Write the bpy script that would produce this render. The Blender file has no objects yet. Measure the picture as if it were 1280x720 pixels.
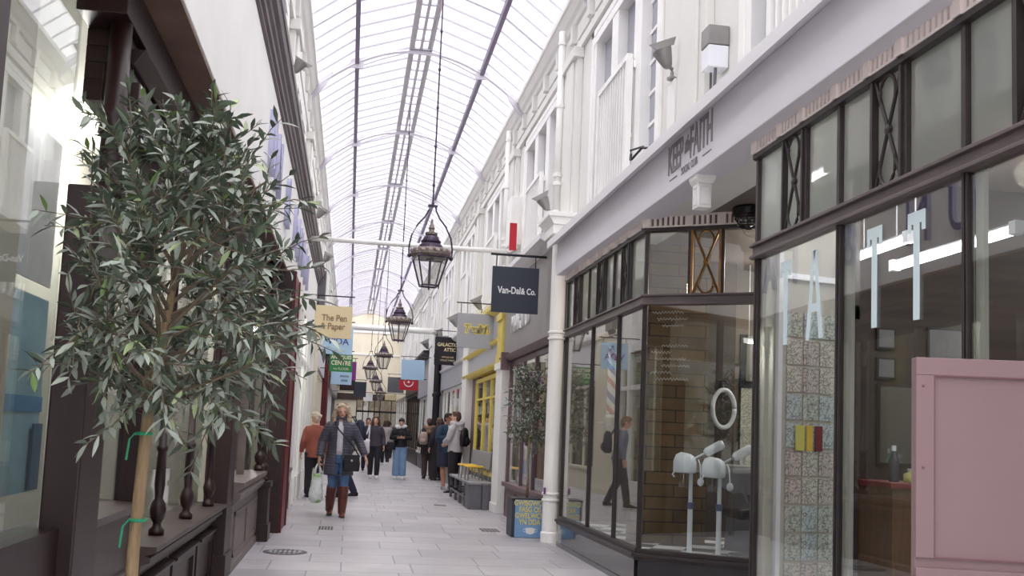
import bpy, bmesh, math, random
from mathutils import Vector, Matrix
C = bpy.context.scene.collection
PI = math.pi
rnd = random.Random(7)

# ------------------------------------------------------------------ helpers
def S(r, g, b):
    def f(c):
        c /= 255.0
        return c / 12.92 if c <= 0.04045 else ((c + 0.055) / 1.055) ** 2.4
    return (f(r), f(g), f(b), 1.0)

def mat(name, col, rough=0.6, metal=0.0, var=0.0, vscale=6.0, bump=0.0, bscale=40.0, emit=0.0, coat=0.0, stretch=None):
    m = bpy.data.materials.new(name); m.use_nodes = True
    nt = m.node_tree; b = nt.nodes['Principled BSDF']
    b.inputs['Base Color'].default_value = col
    b.inputs['Roughness'].default_value = rough
    b.inputs['Metallic'].default_value = metal
    if coat: b.inputs['Coat Weight'].default_value = coat
    if emit:
        b.inputs['Emission Color'].default_value = col
        b.inputs['Emission Strength'].default_value = emit
    tc = nt.nodes.new('ShaderNodeTexCoord')
    src = tc.outputs['Object']
    if stretch:
        mp = nt.nodes.new('ShaderNodeMapping'); mp.inputs['Scale'].default_value = stretch
        nt.links.new(src, mp.inputs['Vector']); src = mp.outputs['Vector']
    if var:
        n = nt.nodes.new('ShaderNodeTexNoise'); n.inputs['Scale'].default_value = vscale; n.inputs['Detail'].default_value = 5
        nt.links.new(src, n.inputs['Vector'])
        r = nt.nodes.new('ShaderNodeValToRGB')
        r.color_ramp.elements[0].position = 0.3; r.color_ramp.elements[1].position = 0.7
        r.color_ramp.elements[0].color = tuple(max(0, c * (1 - var)) for c in col[:3]) + (1,)
        r.color_ramp.elements[1].color = tuple(min(1, c * (1 + var)) for c in col[:3]) + (1,)
        nt.links.new(n.outputs['Fac'], r.inputs['Fac']); nt.links.new(r.outputs['Color'], b.inputs['Base Color'])
    if bump:
        n2 = nt.nodes.new('ShaderNodeTexNoise'); n2.inputs['Scale'].default_value = bscale; n2.inputs['Detail'].default_value = 4
        nt.links.new(src, n2.inputs['Vector'])
        bp = nt.nodes.new('ShaderNodeBump'); bp.inputs['Strength'].default_value = bump; bp.inputs['Distance'].default_value = 0.02
        nt.links.new(n2.outputs['Fac'], bp.inputs['Height']); nt.links.new(bp.outputs['Normal'], b.inputs['Normal'])
    return m

def glass_mat(name, tint=(0.93, 0.95, 0.94, 1), f0=0.045, rough=0.0, milky=0.0, milk=(0.8, 0.82, 0.8, 1)):
    m = bpy.data.materials.new(name); m.use_nodes = True
    nt = m.node_tree; nt.nodes.clear()
    out = nt.nodes.new('ShaderNodeOutputMaterial')
    tr = nt.nodes.new('ShaderNodeBsdfTransparent'); tr.inputs['Color'].default_value = tint
    gl = nt.nodes.new('ShaderNodeBsdfGlossy'); gl.inputs['Roughness'].default_value = rough
    gl.inputs['Color'].default_value = (1, 1, 1, 1)
    lw = nt.nodes.new('ShaderNodeLayerWeight'); lw.inputs['Blend'].default_value = 0.5
    pw = nt.nodes.new('ShaderNodeMath'); pw.operation = 'POWER'; pw.inputs[1].default_value = 5.0
    ml = nt.nodes.new('ShaderNodeMath'); ml.operation = 'MULTIPLY_ADD'; ml.inputs[1].default_value = 1 - f0; ml.inputs[2].default_value = f0
    nt.links.new(lw.outputs['Facing'], pw.inputs[0]); nt.links.new(pw.outputs[0], ml.inputs[0])
    base = tr
    if milky:
        df = nt.nodes.new('ShaderNodeBsdfDiffuse'); df.inputs['Color'].default_value = milk
        tl = nt.nodes.new('ShaderNodeBsdfTranslucent'); tl.inputs['Color'].default_value = milk
        mm = nt.nodes.new('ShaderNodeMixShader'); mm.inputs[0].default_value = 0.5
        nt.links.new(df.outputs[0], mm.inputs[1]); nt.links.new(tl.outputs[0], mm.inputs[2])
        m2 = nt.nodes.new('ShaderNodeMixShader'); m2.inputs[0].default_value = milky
        nt.links.new(tr.outputs[0], m2.inputs[1]); nt.links.new(mm.outputs[0], m2.inputs[2])
        base = m2
    mx = nt.nodes.new('ShaderNodeMixShader')
    nt.links.new(ml.outputs[0], mx.inputs[0]); nt.links.new(base.outputs[0], mx.inputs[1]); nt.links.new(gl.outputs[0], mx.inputs[2])
    nt.links.new(mx.outputs[0], out.inputs['Surface'])
    return m

class MB:
    def __init__(s): s.bm = bmesh.new(); s.mi = 0
    def _f(s, vs):
        try:
            f = s.bm.faces.new(vs); f.material_index = s.mi; return f
        except ValueError: return None
    def box(s, x0, x1, y0, y1, z0, z1, M=None):
        P = [(x, y, z) for z in (z0, z1) for y in (y0, y1) for x in (x0, x1)]
        if M: P = [M @ Vector(p) for p in P]
        v = [s.bm.verts.new(p) for p in P]
        for q in ((0,2,3,1),(4,5,7,6),(0,1,5,4),(2,6,7,3),(0,4,6,2),(1,3,7,5)): s._f([v[i] for i in q])
        return s
    def prism(s, poly, axis, a0, a1):
        # poly: 2D points; axis 'x': poly=(y,z); 'y': (x,z); 'z': (x,y)
        def mk(p, a):
            return {'x': (a, p[0], p[1]), 'y': (p[0], a, p[1]), 'z': (p[0], p[1], a)}[axis]
        A = [s.bm.verts.new(mk(p, a0)) for p in poly]; B = [s.bm.verts.new(mk(p, a1)) for p in poly]
        n = len(poly)
        for i in range(n): s._f([A[i], A[(i+1) % n], B[(i+1) % n], B[i]])
        s._f(A[::-1]); s._f(B); return s
    def ring_loft(s, rings, cap=True):
        R = [[s.bm.verts.new(p) for p in r] for r in rings]
        n = len(R[0])
        for a, b in zip(R, R[1:]):
            for i in range(n): s._f([a[i], a[(i+1) % n], b[(i+1) % n], b[i]])
        if cap: s._f(R[0][::-1]); s._f(R[-1])
        return s
    def loft(s, pts, rad, seg=10, ref=(0, 1, 0)):
        # rad: list of r or (rx, ry); rx along cross(tangent,ref-ish)
        pts = [Vector(p) for p in pts]; rings = []
        for i, p in enumerate(pts):
            t = (pts[min(i+1, len(pts)-1)] - pts[max(i-1, 0)])
            t = t.normalized() if t.length > 1e-9 else Vector((0, 0, 1))
            r0 = Vector(ref)
            if abs(t.dot(r0)) > 0.95: r0 = Vector((1, 0, 0)) if abs(t.x) < 0.9 else Vector((0, 0, 1))
            u = t.cross(r0).normalized(); w = u.cross(t).normalized()
            r = rad[i] if isinstance(rad, (list, tuple)) and not (isinstance(rad, tuple) and len(rad) == 2 and i >= 2 and False) else rad
            rx, ry = (r if isinstance(r, (tuple, list)) else (r, r))
            rings.append([p + u * (rx * math.cos(2*PI*k/seg)) + w * (ry * math.sin(2*PI*k/seg)) for k in range(seg)])
        return s.ring_loft(rings)
    def tube(s, pts, r, seg=8):
        return s.loft(pts, [r] * len(pts) if not isinstance(r, list) else r, seg, (0.013, 0.021, 1.0))
    def lathe(s, prof, c=(0, 0, 0), seg=16, M=None, phase=0.0, sx=1.0, sy=1.0):
        rings = []
        for (r, z) in prof:
            ring = [Vector((c[0] + sx*r*math.cos(2*PI*k/seg+phase), c[1] + sy*r*math.sin(2*PI*k/seg+phase), c[2] + z)) for k in range(seg)]
            if M: ring = [M @ p for p in ring]
            rings.append(ring)
        return s.ring_loft(rings)
    def ell(s, c, rx, ry, rz, seg=14, rows=9, M=None):
        prof = []
        rings = []
        for i in range(rows + 1):
            a = -PI/2 + PI * (i + 0.0) / rows
            cr = max(math.cos(a), 0.02)
            ring = [Vector((c[0]+rx*cr*math.cos(2*PI*k/seg), c[1]+ry*cr*math.sin(2*PI*k/seg), c[2]+rz*math.sin(a))) for k in range(seg)]
            if M: ring = [M @ p for p in ring]
            rings.append(ring)
        return s.ring_loft(rings)
    def quad(s, a, b, c, d):
        s._f([s.bm.verts.new(p) for p in (a, b, c, d)]); return s
    def obj(s, name, mats, parent=None, smooth=False, bevel=0.0, loc=None, rot=None):
        bmesh.ops.recalc_face_normals(s.bm, faces=s.bm.faces[:])
        me = bpy.data.meshes.new(name); s.bm.to_mesh(me); s.bm.free()
        for m in (mats if isinstance(mats, (list, tuple)) else [mats]): me.materials.append(m)
        if smooth:
            for p in me.polygons: p.use_smooth = True
        o = bpy.data.objects.new(name, me); C.objects.link(o)
        if parent: o.parent = parent
        if loc: o.location = loc
        if rot: o.rotation_euler = rot
        if bevel:
            b = o.modifiers.new('bevel', 'BEVEL'); b.width = bevel; b.segments = 2; b.limit_method = 'ANGLE'
        return o

def tag(o, label=None, cat=None, group=None, kind=None):
    if label: o['label'] = label
    if cat: o['category'] = cat
    if group: o['group'] = group
    if kind: o['kind'] = kind
    return o

def thing(name, label, cat, loc=(0, 0, 0), rz=0.0, group=None):
    o = bpy.data.objects.new(name, None); C.objects.link(o)
    o.location = loc; o.rotation_euler = (0, 0, rz); o.empty_display_size = 0.1
    return tag(o, label, cat, group)

def structure(name, label, cat, loc=(0, 0, 0)):
    o = bpy.data.objects.new(name, None); C.objects.link(o); o.location = loc
    return tag(o, label, cat, None, 'structure')

def copy_tree(o, parent=None):
    c = o.copy(); C.objects.link(c)
    if parent: c.parent = parent
    for ch in list(o.children): copy_tree(ch, c)
    return c

def text(body, size, m, parent, loc, rot, ext=0.004, sx=1.0, shear=0.0, align='CENTER', name='lettering', bold=0.0, spacing=1.0, m2=None):
    cu = bpy.data.curves.new(name, 'FONT'); cu.body = body; cu.size = size; cu.extrude = ext
    cu.align_x = align; cu.align_y = 'CENTER'; cu.shear = shear; cu.offset = bold; cu.space_character = spacing
    cu.space_line = 0.85
    cu.materials.append(m)
    tmp = bpy.data.objects.new('tmp_text', cu); C.objects.link(tmp)
    bpy.context.view_layer.update()
    dg = bpy.context.evaluated_depsgraph_get()
    me = bpy.data.meshes.new_from_object(tmp.evaluated_get(dg)); me.name = name
    bpy.data.objects.remove(tmp); bpy.data.curves.remove(cu)
    if not me.materials: me.materials.append(m)
    if m2:
        me.materials.append(m2)
        for p in me.polygons:
            if abs(p.normal.z) < 0.5: p.material_index = len(me.materials) - 1
    o = bpy.data.objects.new(name, me); C.objects.link(o)
    o.parent = parent; o.location = loc; o.rotation_euler = rot; o.scale = (sx, 1, 1)
    return o

FACE_CAM = (PI/2, 0, 0)            # text readable when looking along +Y
FACE_LEFT = (PI/2, 0, -PI/2)       # text on a wall facing -X, read from the arcade
FACE_RIGHT = (PI/2, 0, PI/2)       # text on a wall facing +X

# ------------------------------------------------------------------ materials
M = {}
M['wallwhite'] = mat('wall_white', S(228, 227, 222), 0.55, var=0.03, vscale=2.0, bump=0.03)
M['white'] = mat('white_paint', S(246, 245, 242), 0.55, var=0.03, vscale=2.0, bump=0.03)
M['cream'] = mat('cream_paint', S(236, 228, 206), 0.6, var=0.04, vscale=3.0)
M['fascia'] = mat('fascia_paint', S(226, 224, 230), 0.5, var=0.02, vscale=1.5)
M['cornice'] = mat('cornice_paint', S(232, 230, 232), 0.5)
M['frieze'] = mat('frieze_paint', S(244, 232, 226), 0.5)
M['frieze_gap'] = mat('frieze_gap', S(128, 112, 110), 0.7)
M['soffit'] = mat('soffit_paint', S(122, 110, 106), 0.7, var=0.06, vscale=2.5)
M['bronze'] = mat('bronze_frame', S(58, 50, 50), 0.4, 0.2, var=0.15, vscale=9)
M['transom'] = mat('transom_bronze', S(104, 92, 92), 0.4, 0.2, var=0.08, vscale=5)
M['gold'] = mat('aged_brass', S(150, 108, 62), 0.35, 0.6, var=0.2, vscale=12)
M['blackgloss'] = mat('black_gloss_tile', S(34, 34, 36), 0.12, var=0.3, vscale=5, coat=0.5)
M['black'] = mat('black_iron', S(30, 28, 34), 0.45, 0.2)
M['lantern'] = mat('lantern_iron', S(74, 62, 82), 0.4, 0.4, var=0.2, vscale=20)
M['lantern_brim'] = mat('lantern_brim', S(136, 124, 118), 0.5, 0.4, var=0.4, vscale=30)
M['darkwood'] = mat('mahogany', S(40, 18, 18), 0.42, var=0.25, vscale=4, stretch=(6, 6, 0.7))
M['oxblood'] = mat('oxblood_paint', S(98, 22, 30), 0.45, var=0.12, vscale=4)
M['panelgrey'] = mat('weathered_panel', S(110, 98, 95), 0.45, var=0.15, vscale=6)
M['browngrey'] = mat('brown_panel', S(70, 57, 54), 0.45, var=0.18, vscale=5)
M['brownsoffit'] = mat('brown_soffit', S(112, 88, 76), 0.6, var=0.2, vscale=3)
M['graycornice'] = mat('grey_cornice', S(112, 102, 104), 0.5, 0.0, var=0.1, vscale=4)
M['greyfascia'] = mat('grey_fascia', S(150, 146, 143), 0.5, var=0.05, vscale=2)
M['lightgrey'] = mat('light_grey_fascia', S(176, 177, 184), 0.5, var=0.03)
M['mauvebrown'] = mat('mauve_brown_paint', S(112, 90, 94), 0.45, var=0.1)
M['yellow'] = mat('yellow_paint', S(228, 206, 104), 0.5, var=0.04)
M['yellowtop'] = mat('yellow_seat', S(240, 196, 66), 0.4)
M['grey'] = mat('grey_paint', S(146, 144, 148), 0.55, var=0.08)
M['darkgrey'] = mat('dark_grey_paint', S(104, 103, 108), 0.55, var=0.08)
M['steel'] = mat('steel', S(170, 170, 174), 0.3, 0.8)
M['galv'] = mat('floodlight_grey', S(150, 148, 146), 0.5, 0.3, var=0.1)
M['winglass'] = mat('upper_pane', S(150, 152, 166), 0.08, 0.0, coat=0.6, var=0.12, vscale=0.8)
M['purlin'] = mat('purlin_steel', S(124, 114, 136), 0.5, 0.1)
M['bar'] = mat('glazing_bar', S(186, 182, 192), 0.5)
M['truss'] = mat('truss_white', S(204, 200, 210), 0.5)
M['ridgerail'] = mat('ridge_rail', S(206, 202, 208), 0.5)
M['pink'] = mat('pink_paint', S(146, 120, 122), 0.55, var=0.03, vscale=3)
M['pinkgroove'] = mat('pink_groove', S(132, 92, 102), 0.6)
M['vinyl'] = mat('pale_vinyl_letters', S(222, 240, 244), 0.4)
M['navy'] = mat('navy_sign', S(48, 54, 68), 0.5)
M['signwhite'] = mat('sign_white', S(240, 240, 240), 0.5)
M['pebble'] = mat('fascia_letters_grey', S(138, 134, 138), 0.5)
M['bluelet'] = mat('blue_letters', S(66, 66, 140), 0.35)
M['chrome'] = mat('letter_side', S(190, 190, 220), 0.4)
M['peach'] = mat('cream_sign', S(240, 222, 178), 0.5)
M['paleblue'] = mat('pale_blue_sign', S(178, 210, 236), 0.5)
M['green'] = mat('green_sign', S(44, 128, 74), 0.5)
M['purple'] = mat('purple_sign', S(126, 40, 128), 0.5)
M['red'] = mat('red_sign', S(196, 34, 50), 0.5)
M['signgrey'] = mat('grey_sign', S(172, 174, 180), 0.5)
M['posterblue'] = mat('blue_poster', S(124, 164, 208), 0.45)
M['posteryellow'] = mat('yellow_lettering', S(236, 216, 96), 0.5)
M['tan'] = mat('tan_lettering', S(158, 128, 96), 0.5)
M['interior'] = mat('interior_paint', S(120, 108, 98), 0.7, var=0.15, vscale=1.5)
M['interiorlight'] = mat('interior_pale', S(190, 188, 178), 0.7, var=0.1, vscale=1.5)
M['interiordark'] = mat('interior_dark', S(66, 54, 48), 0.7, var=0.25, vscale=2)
M['tube'] = mat('fluorescent_tube', (1.0, 0.96, 1.0, 1), 0.4, emit=6.0)
M['warmtube'] = mat('warm_lamp', (1.0, 0.9, 0.75, 1), 0.4, emit=9.0)
M['plastic'] = mat('white_plastic', S(236, 238, 244), 0.3, coat=0.2)
M['bluering'] = mat('blue_collar', S(92, 104, 140), 0.4)
M['clearcup'] = glass_mat('clear_cup', (0.85, 0.87, 0.87, 1), 0.08)
M['glass'] = glass_mat('shop_glass', (0.92, 0.945, 0.935, 1), 0.075)
M['frost'] = glass_mat('frosted_toplight', (0.8, 0.82, 0.8, 1), 0.06, 0.05, 0.66, S(182, 186, 180))
M['lampglass'] = glass_mat('lantern_glass', (0.93, 0.93, 0.92, 1), 0.05, 0.0, 0.12, (0.85, 0.85, 0.83, 1))
M['roofglass'] = glass_mat('roof_glass', (0.92, 0.92, 0.94, 1), 0.03, 0.1, 0.22, (0.86, 0.85, 0.88, 1))
M['slab'] = None
M['skin'] = mat('skin', S(226, 178, 154), 0.5, var=0.05, vscale=12)
M['skindark'] = mat('skin_tan', S(176, 124, 98), 0.5, var=0.05, vscale=12)
M['bark'] = mat('olive_bark', S(150, 128, 98), 0.8, var=0.3, vscale=30, bump=0.4, bscale=60, stretch=(1, 1, 0.25))
M['stake'] = mat('twig_bark', S(112, 100, 84), 0.8, var=0.2, vscale=20)
M['tie'] = mat('green_tie', S(44, 150, 110), 0.5)

def floor_material():
    m = bpy.data.materials.new('stone_paving'); m.use_nodes = True
    nt = m.node_tree; b = nt.nodes['Principled BSDF']
    tc = nt.nodes.new('ShaderNodeTexCoord')
    br = nt.nodes.new('ShaderNodeTexBrick')
    br.inputs['Scale'].default_value = 1.0; br.inputs['Brick Width'].default_value = 0.86; br.inputs['Row Height'].default_value = 0.62
    br.inputs['Mortar Size'].default_value = 0.007; br.inputs['Mortar Smooth'].default_value = 0.3; br.offset = 0.37; br.offset_frequency = 2
    br.squash = 0.8; br.squash_frequency = 3
    br.inputs['Color1'].default_value = S(190, 187, 189); br.inputs['Color2'].default_value = S(172, 169, 173)
    br.inputs['Mortar'].default_value = S(128, 124, 128)
    nt.links.new(tc.outputs['Object'], br.inputs['Vector'])
    n = nt.nodes.new('ShaderNodeTexNoise'); n.inputs['Scale'].default_value = 1.3; n.inputs['Detail'].default_value = 7; n.inputs['Roughness'].default_value = 0.65
    nt.links.new(tc.outputs['Object'], n.inputs['Vector'])
    rp = nt.nodes.new('ShaderNodeValToRGB'); rp.color_ramp.elements[0].position = 0.3; rp.color_ramp.elements[1].position = 0.72
    rp.color_ramp.elements[0].color = (0.8, 0.78, 0.79, 1); rp.color_ramp.elements[1].color = (1.05, 1.04, 1.05, 1)
    nt.links.new(n.outputs['Fac'], rp.inputs['Fac'])
    mx = nt.nodes.new('ShaderNodeMix'); mx.data_type = 'RGBA'; mx.blend_type = 'MULTIPLY'; mx.inputs['Factor'].default_value = 1.0
    nt.links.new(br.outputs['Color'], mx.inputs['A']); nt.links.new(rp.outputs['Color'], mx.inputs['B'])
    nt.links.new(mx.outputs['Result'], b.inputs['Base Color'])
    b.inputs['Roughness'].default_value = 0.42
    bp = nt.nodes.new('ShaderNodeBump'); bp.inputs['Strength'].default_value = 0.25; bp.inputs['Distance'].default_value = 0.01
    nt.links.new(br.outputs['Fac'], bp.inputs['Height']); bp.invert = True
    nt.links.new(bp.outputs['Normal'], b.inputs['Normal'])
    return m
M['slab'] = floor_material()

def block_material(name, c1, c2, mortar, bw, rh, ms=0.01, axis='xz'):
    m = bpy.data.materials.new(name); m.use_nodes = True
    nt = m.node_tree; b = nt.nodes['Principled BSDF']
    tc = nt.nodes.new('ShaderNodeTexCoord'); sp = nt.nodes.new('ShaderNodeSeparateXYZ'); cb = nt.nodes.new('ShaderNodeCombineXYZ')
    nt.links.new(tc.outputs['Object'], sp.inputs[0])
    nt.links.new(sp.outputs['X' if axis[0] == 'x' else 'Y'], cb.inputs['X']); nt.links.new(sp.outputs['Z'], cb.inputs['Y'])
    br = nt.nodes.new('ShaderNodeTexBrick'); br.inputs['Scale'].default_value = 1.0
    br.inputs['Brick Width'].default_value = bw; br.inputs['Row Height'].default_value = rh; br.inputs['Mortar Size'].default_value = ms
    br.inputs['Color1'].default_value = c1; br.inputs['Color2'].default_value = c2; br.inputs['Mortar'].default_value = mortar
    nt.links.new(cb.outputs[0], br.inputs['Vector'])
    n = nt.nodes.new('ShaderNodeTexNoise'); n.inputs['Scale'].default_value = 5; n.inputs['Detail'].default_value = 8
    nt.links.new(tc.outputs['Object'], n.inputs['Vector'])
    mx = nt.nodes.new('ShaderNodeMix'); mx.data_type = 'RGBA'; mx.blend_type = 'OVERLAY'; mx.inputs['Factor'].default_value = 0.6
    nt.links.new(br.outputs['Color'], mx.inputs['A']); nt.links.new(n.outputs['Fac'], mx.inputs['B'])
    nt.links.new(mx.outputs['Result'], b.inputs['Base Color']); b.inputs['Roughness'].default_value = 0.7
    return m
M['blocks'] = block_material('stone_block_wall', S(112, 88, 56), S(88, 68, 44), S(40, 30, 22), 0.62, 0.13, 0.006)
M['planks'] = block_material('dark_plank_wall', S(74, 56, 46), S(92, 70, 56), S(28, 22, 20), 1.4, 0.17, 0.006, 'yz')
M['checker'] = None
def checker():
    m = bpy.data.materials.new('checker_tile'); m.use_nodes = True
    nt = m.node_tree; b = nt.nodes['Principled BSDF']; tc = nt.nodes.new('ShaderNodeTexCoord')
    ck = nt.nodes.new('ShaderNodeTexChecker'); ck.inputs['Scale'].default_value = 3.3
    ck.inputs['Color1'].default_value = S(222, 222, 222); ck.inputs['Color2'].default_value = S(70, 68, 66)
    mp = nt.nodes.new('ShaderNodeMapping'); mp.inputs['Rotation'].default_value = (0, 0, 0.5); mp.inputs['Location'].default_value = (0, 0, 0.03)
    nt.links.new(tc.outputs['Object'], mp.inputs['Vector']); nt.links.new(mp.outputs['Vector'], ck.inputs['Vector'])
    nt.links.new(ck.outputs['Color'], b.inputs['Base Color']); b.inputs['Roughness'].default_value = 0.35
    return m
M['checker'] = checker()

def scribble(name, seed, paper=S(220, 216, 204), ink=S(104, 106, 108)):
    m = bpy.data.materials.new(name); m.use_nodes = True
    nt = m.node_tree; b = nt.nodes['Principled BSDF']; tc = nt.nodes.new('ShaderNodeTexCoord')
    n = nt.nodes.new('ShaderNodeTexNoise'); n.inputs['Scale'].default_value = 42; n.inputs['Detail'].default_value = 2; n.noise_dimensions = '4D'; n.inputs['W'].default_value = seed
    nt.links.new(tc.outputs['Object'], n.inputs['Vector'])
    r = nt.nodes.new('ShaderNodeValToRGB'); e = r.color_ramp.elements
    e[0].position = 0.44; e[0].color = paper; e[1].position = 0.5; e[1].color = ink
    e2 = r.color_ramp.elements.new(0.56); e2.color = paper
    nt.links.new(n.outputs['Fac'], r.inputs['Fac']); nt.links.new(r.outputs['Color'], b.inputs['Base Color'])
    b.inputs['Roughness'].default_value = 0.5
    return m
# ------------------------------------------------------------------ the arcade: floor, walls, roof
AX = 0.885                     # arcade axis
YB, YE = -7.0, 56.0            # extent along Y
def mir(x): return 2 * AX - x
b = MB().box(-3.6, 6.8, YB, YE + 3, -0.12, 0.0)
tag(b.obj('floor', M['slab']), 'pale grey stone paving of the arcade', 'floor', None, 'structure')

BAYS = [8.75 + 4.7 * k for k in range(-3, 10)]
def upper_wall(side):
    X = (lambda x: x) if side == 'right' else mir
    def bx(m, x0, x1, *r): a, c = sorted((X(x0), X(x1))); m.box(a, c, *r)
    m = MB()
    bx(m, 2.93, 3.15, YB, YE, 3.45, 7.35)
    prev = YB
    for y in BAYS:
        bx(m, 2.8, 2.93, prev, y, 3.45, 6.35); prev = y + 2.6
        bx(m, 2.8, 2.93, y, y + 2.6, 3.45, 3.92)
    bx(m, 2.8, 2.93, prev, YE, 3.45, 6.35)
    bx(m, 2.8, 2.93, YB, YE, 6.35, 7.35)
    w = tag(m.obj('wall_' + side, M['wallwhite']), 'white plastered upper storey wall on the %s side' % side, 'wall', None, 'structure')
    m = MB()
    bx(m, 2.75, 2.8, YB, YE, 6.5, 6.62); bx(m, 2.77, 2.8, YB, YE, 6.62, 6.66)
    pr = [(2.8, 6.98), (2.76, 7.0), (2.74, 7.06), (2.70, 7.1), (2.66, 7.2), (2.64, 7.28), (2.8, 7.3)]
    m.prism([(X(x), z) for x, z in pr], 'y', YB, YE)
    for y in BAYS:
        for k in range(5):
            yy = y - 1.9 + k * 0.94
            bx(m, 2.72, 2.8, yy - 0.06, yy + 0.06, 6.72, 6.98)       # consoles under the cornice
            bx(m, 2.775, 2.8, yy + 0.14, yy + 0.80, 6.72, 6.94)
    m.obj('cornice', M['wallwhite'], w, bevel=0.006)
    for y in BAYS:
        yc = y + 3.62
        m = MB()
        bx(m, 2.72, 2.8, yc - 0.34, yc + 0.34, 3.9, 6.5); bx(m, 2.69, 2.72, yc - 0.2, yc + 0.2, 3.9, 6.36)
        bx(m, 2.66, 2.8, yc - 0.38, yc + 0.38, 6.36, 6.5); bx(m, 2.68, 2.8, yc - 0.36, yc + 0.36, 3.9, 4.15)
        m.obj('pilaster', M['wallwhite'], w, bevel=0.008)
    return w
WR = upper_wall('right'); WL = upper_wall('left')

WN = [0]
def wname():
    WN[0] += 1; return 'window_%d' % WN[0]
TN = [0]
def tname():
    TN[0] += 1; return 'trim_%d' % TN[0]
DN = [0]

def upper_window(y, side):
    X = (lambda x: x) if side == 'right' else mir
    root = structure(wname(), 'white three-light upstairs window with a low railing', 'window', (0, y, 0))
    def bx(m, x0, x1, *r): a, c = sorted((X(x0), X(x1))); m.box(a, c, *r)
    m = MB()
    for a, c in ((0, 0.08), (0.60, 0.86), (1.52, 1.78), (2.5, 2.6)):
        bx(m, 2.78, 2.92, a, c, 3.92, 6.35)
    bx(m, 2.77, 2.92, 0, 2.6, 6.24, 6.35)
    for a, c in ((-0.1, 0), (2.6, 2.7)): bx(m, 2.765, 2.8, a, c, 3.92, 6.44)
    bx(m, 2.765, 2.8, -0.1, 2.7, 6.35, 6.44)
    m.obj('frame', M['white'], root, bevel=0.006)
    for a, c, n in ((0.08, 0.60, 7), (0.86, 1.52, 3), (1.78, 2.5, 3)):
        p = MB(); bx(p, 2.895, 2.905, a, c, 3.92, 6.24)
        g = p.obj('pane', M['winglass'], root)
        m = MB()
        for k in range(1, n):
            z = 3.92 + (6.24 - 3.92) * k / n
            bx(m, 2.88, 2.905, a, c, z - 0.018, z + 0.018)
        m.obj('glazing_bar', M['white'], g)
    m = MB()
    bx(m, 2.69, 2.75, 0.78, 2.02, 5.36, 5.42)
    n = 12
    for k in range(n + 1):
        yy = 0.80 + 1.2 * k / n
        r = 0.03 if k in (0, n) else 0.016
        bx(m, 2.72 - r, 2.72 + r, yy - r, yy + r, 3.92, 5.36)
    bx(m, 2.70, 2.74, 0.78, 2.02, 4.02, 4.07)
    for yy in (0.80, 2.0): bx(m, 2.755, 2.8, yy - 0.028, yy + 0.028, 5.27, 5.35)
    bx(m, 2.7, 2.92, 0.0, 2.6, 3.86, 3.92)
    m.obj('railing', M['white'], root)
for y in BAYS:
    upper_window(y, 'right'); upper_window(y, 'left')

# roof
RP = [(-0.915, 7.29), (-0.215, 7.81), (0.695, 8.12), (0.885, 8.17), (1.075, 8.12), (1.985, 7.81), (2.685, 7.29)]
roof = structure('ceiling', 'long pitched glass roof on slim white trusses', 'roof')
for a, c in zip(RP, RP[1:]):
    m = MB()
    m.prism([a, c, (c[0], c[1] + 0.006), (a[0], a[1] + 0.006)], 'y', YB, YE)
    m.obj('glazing', M['roofglass'], roof)
m = MB()
ny = int((YE - YB) / 0.47)
for i in range(ny + 1):
    y = YB + i * 0.47
    for a, c in ((RP[0], RP[1]), (RP[1], RP[2]), (RP[4], RP[5]), (RP[5], RP[6])):
        m.prism([(a[0], a[1] - 0.035), (c[0], c[1] - 0.035), c, a], 'y', y - 0.007, y + 0.007)
m.obj('glazing_bars', M['bar'], roof)
m = MB()
for i in range(ny * 1 + 1):
    y = YB + i * 0.47
    m.box(0.70, 1.07, y - 0.02, y + 0.02, 8.05, 8.09)
m.box(0.86, 0.91, YB, YE, 8.04, 8.08)
for x in (0.712, 1.0): m.box(x, x + 0.06, YB, YE, 8.06, 8.10)
m.obj('ridge_ladder', M['truss'], roof)
m = MB()
for x in (0.675, 1.05): m.box(x, x + 0.035, YB, YE, 8.03, 8.13)
m.obj('ridge_rail', M['ridgerail'], roof)
for x in (-0.215, 1.985):
    MB().box(x - 0.035, x + 0.035, YB, YE, 7.67, 7.79).obj('purlin', M['purlin'], roof)
for s in (1, -1):
    m = MB(); a, c = sorted((AX + s * 1.74, AX + s * 1.86)); m.box(a, c, YB, YE, 7.22, 7.30)
    m.obj('gutter', M['white'], roof)
def truss(y):
    m = MB()
    arch = [(AX + 1.78 * math.sin(t * PI / 2), y, 7.2 + 0.80 * (1 - abs(math.sin(t * PI / 2)) ** 2)) for t in [i / 12 for i in range(-12, 13)]]
    m.tube(arch, 0.026, 6)
    for s in (1, -1):
        m.tube([(AX + s * 0.2, y, 7.98), (AX + s * 0.7, y, 7.8), (AX + s * 1.1, y, 7.62)], 0.014, 5)
        m.box(*sorted((AX + s * 0.98, AX + s * 1.22)), y - 0.015, y + 0.015, 7.6, 7.78)
    m.box(AX - 0.18, AX + 0.18, y - 0.05, y + 0.05, 8.03, 8.06)
    m.box(AX - 0.32, AX + 0.32, y - 0.015, y + 0.015, 7.95, 7.98)
    for s in (1, -1): m.prism([(AX + s * 1.85, 7.25), (AX + s * 1.5, 7.5), (AX + s * 1.62, 7.24), (AX + s * 1.85, 6.95)], 'y', y - 0.02, y + 0.02)
    return m.obj('truss', M['truss'], roof)
tr0 = truss(0.0)
for k in range(-4, 9):
    t = tr0 if k == -4 else tr0.copy()
    if k != -4: C.objects.link(t); t.parent = roof
    t.location = (0, 16.4 + 4.7 * k, 0)
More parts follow.
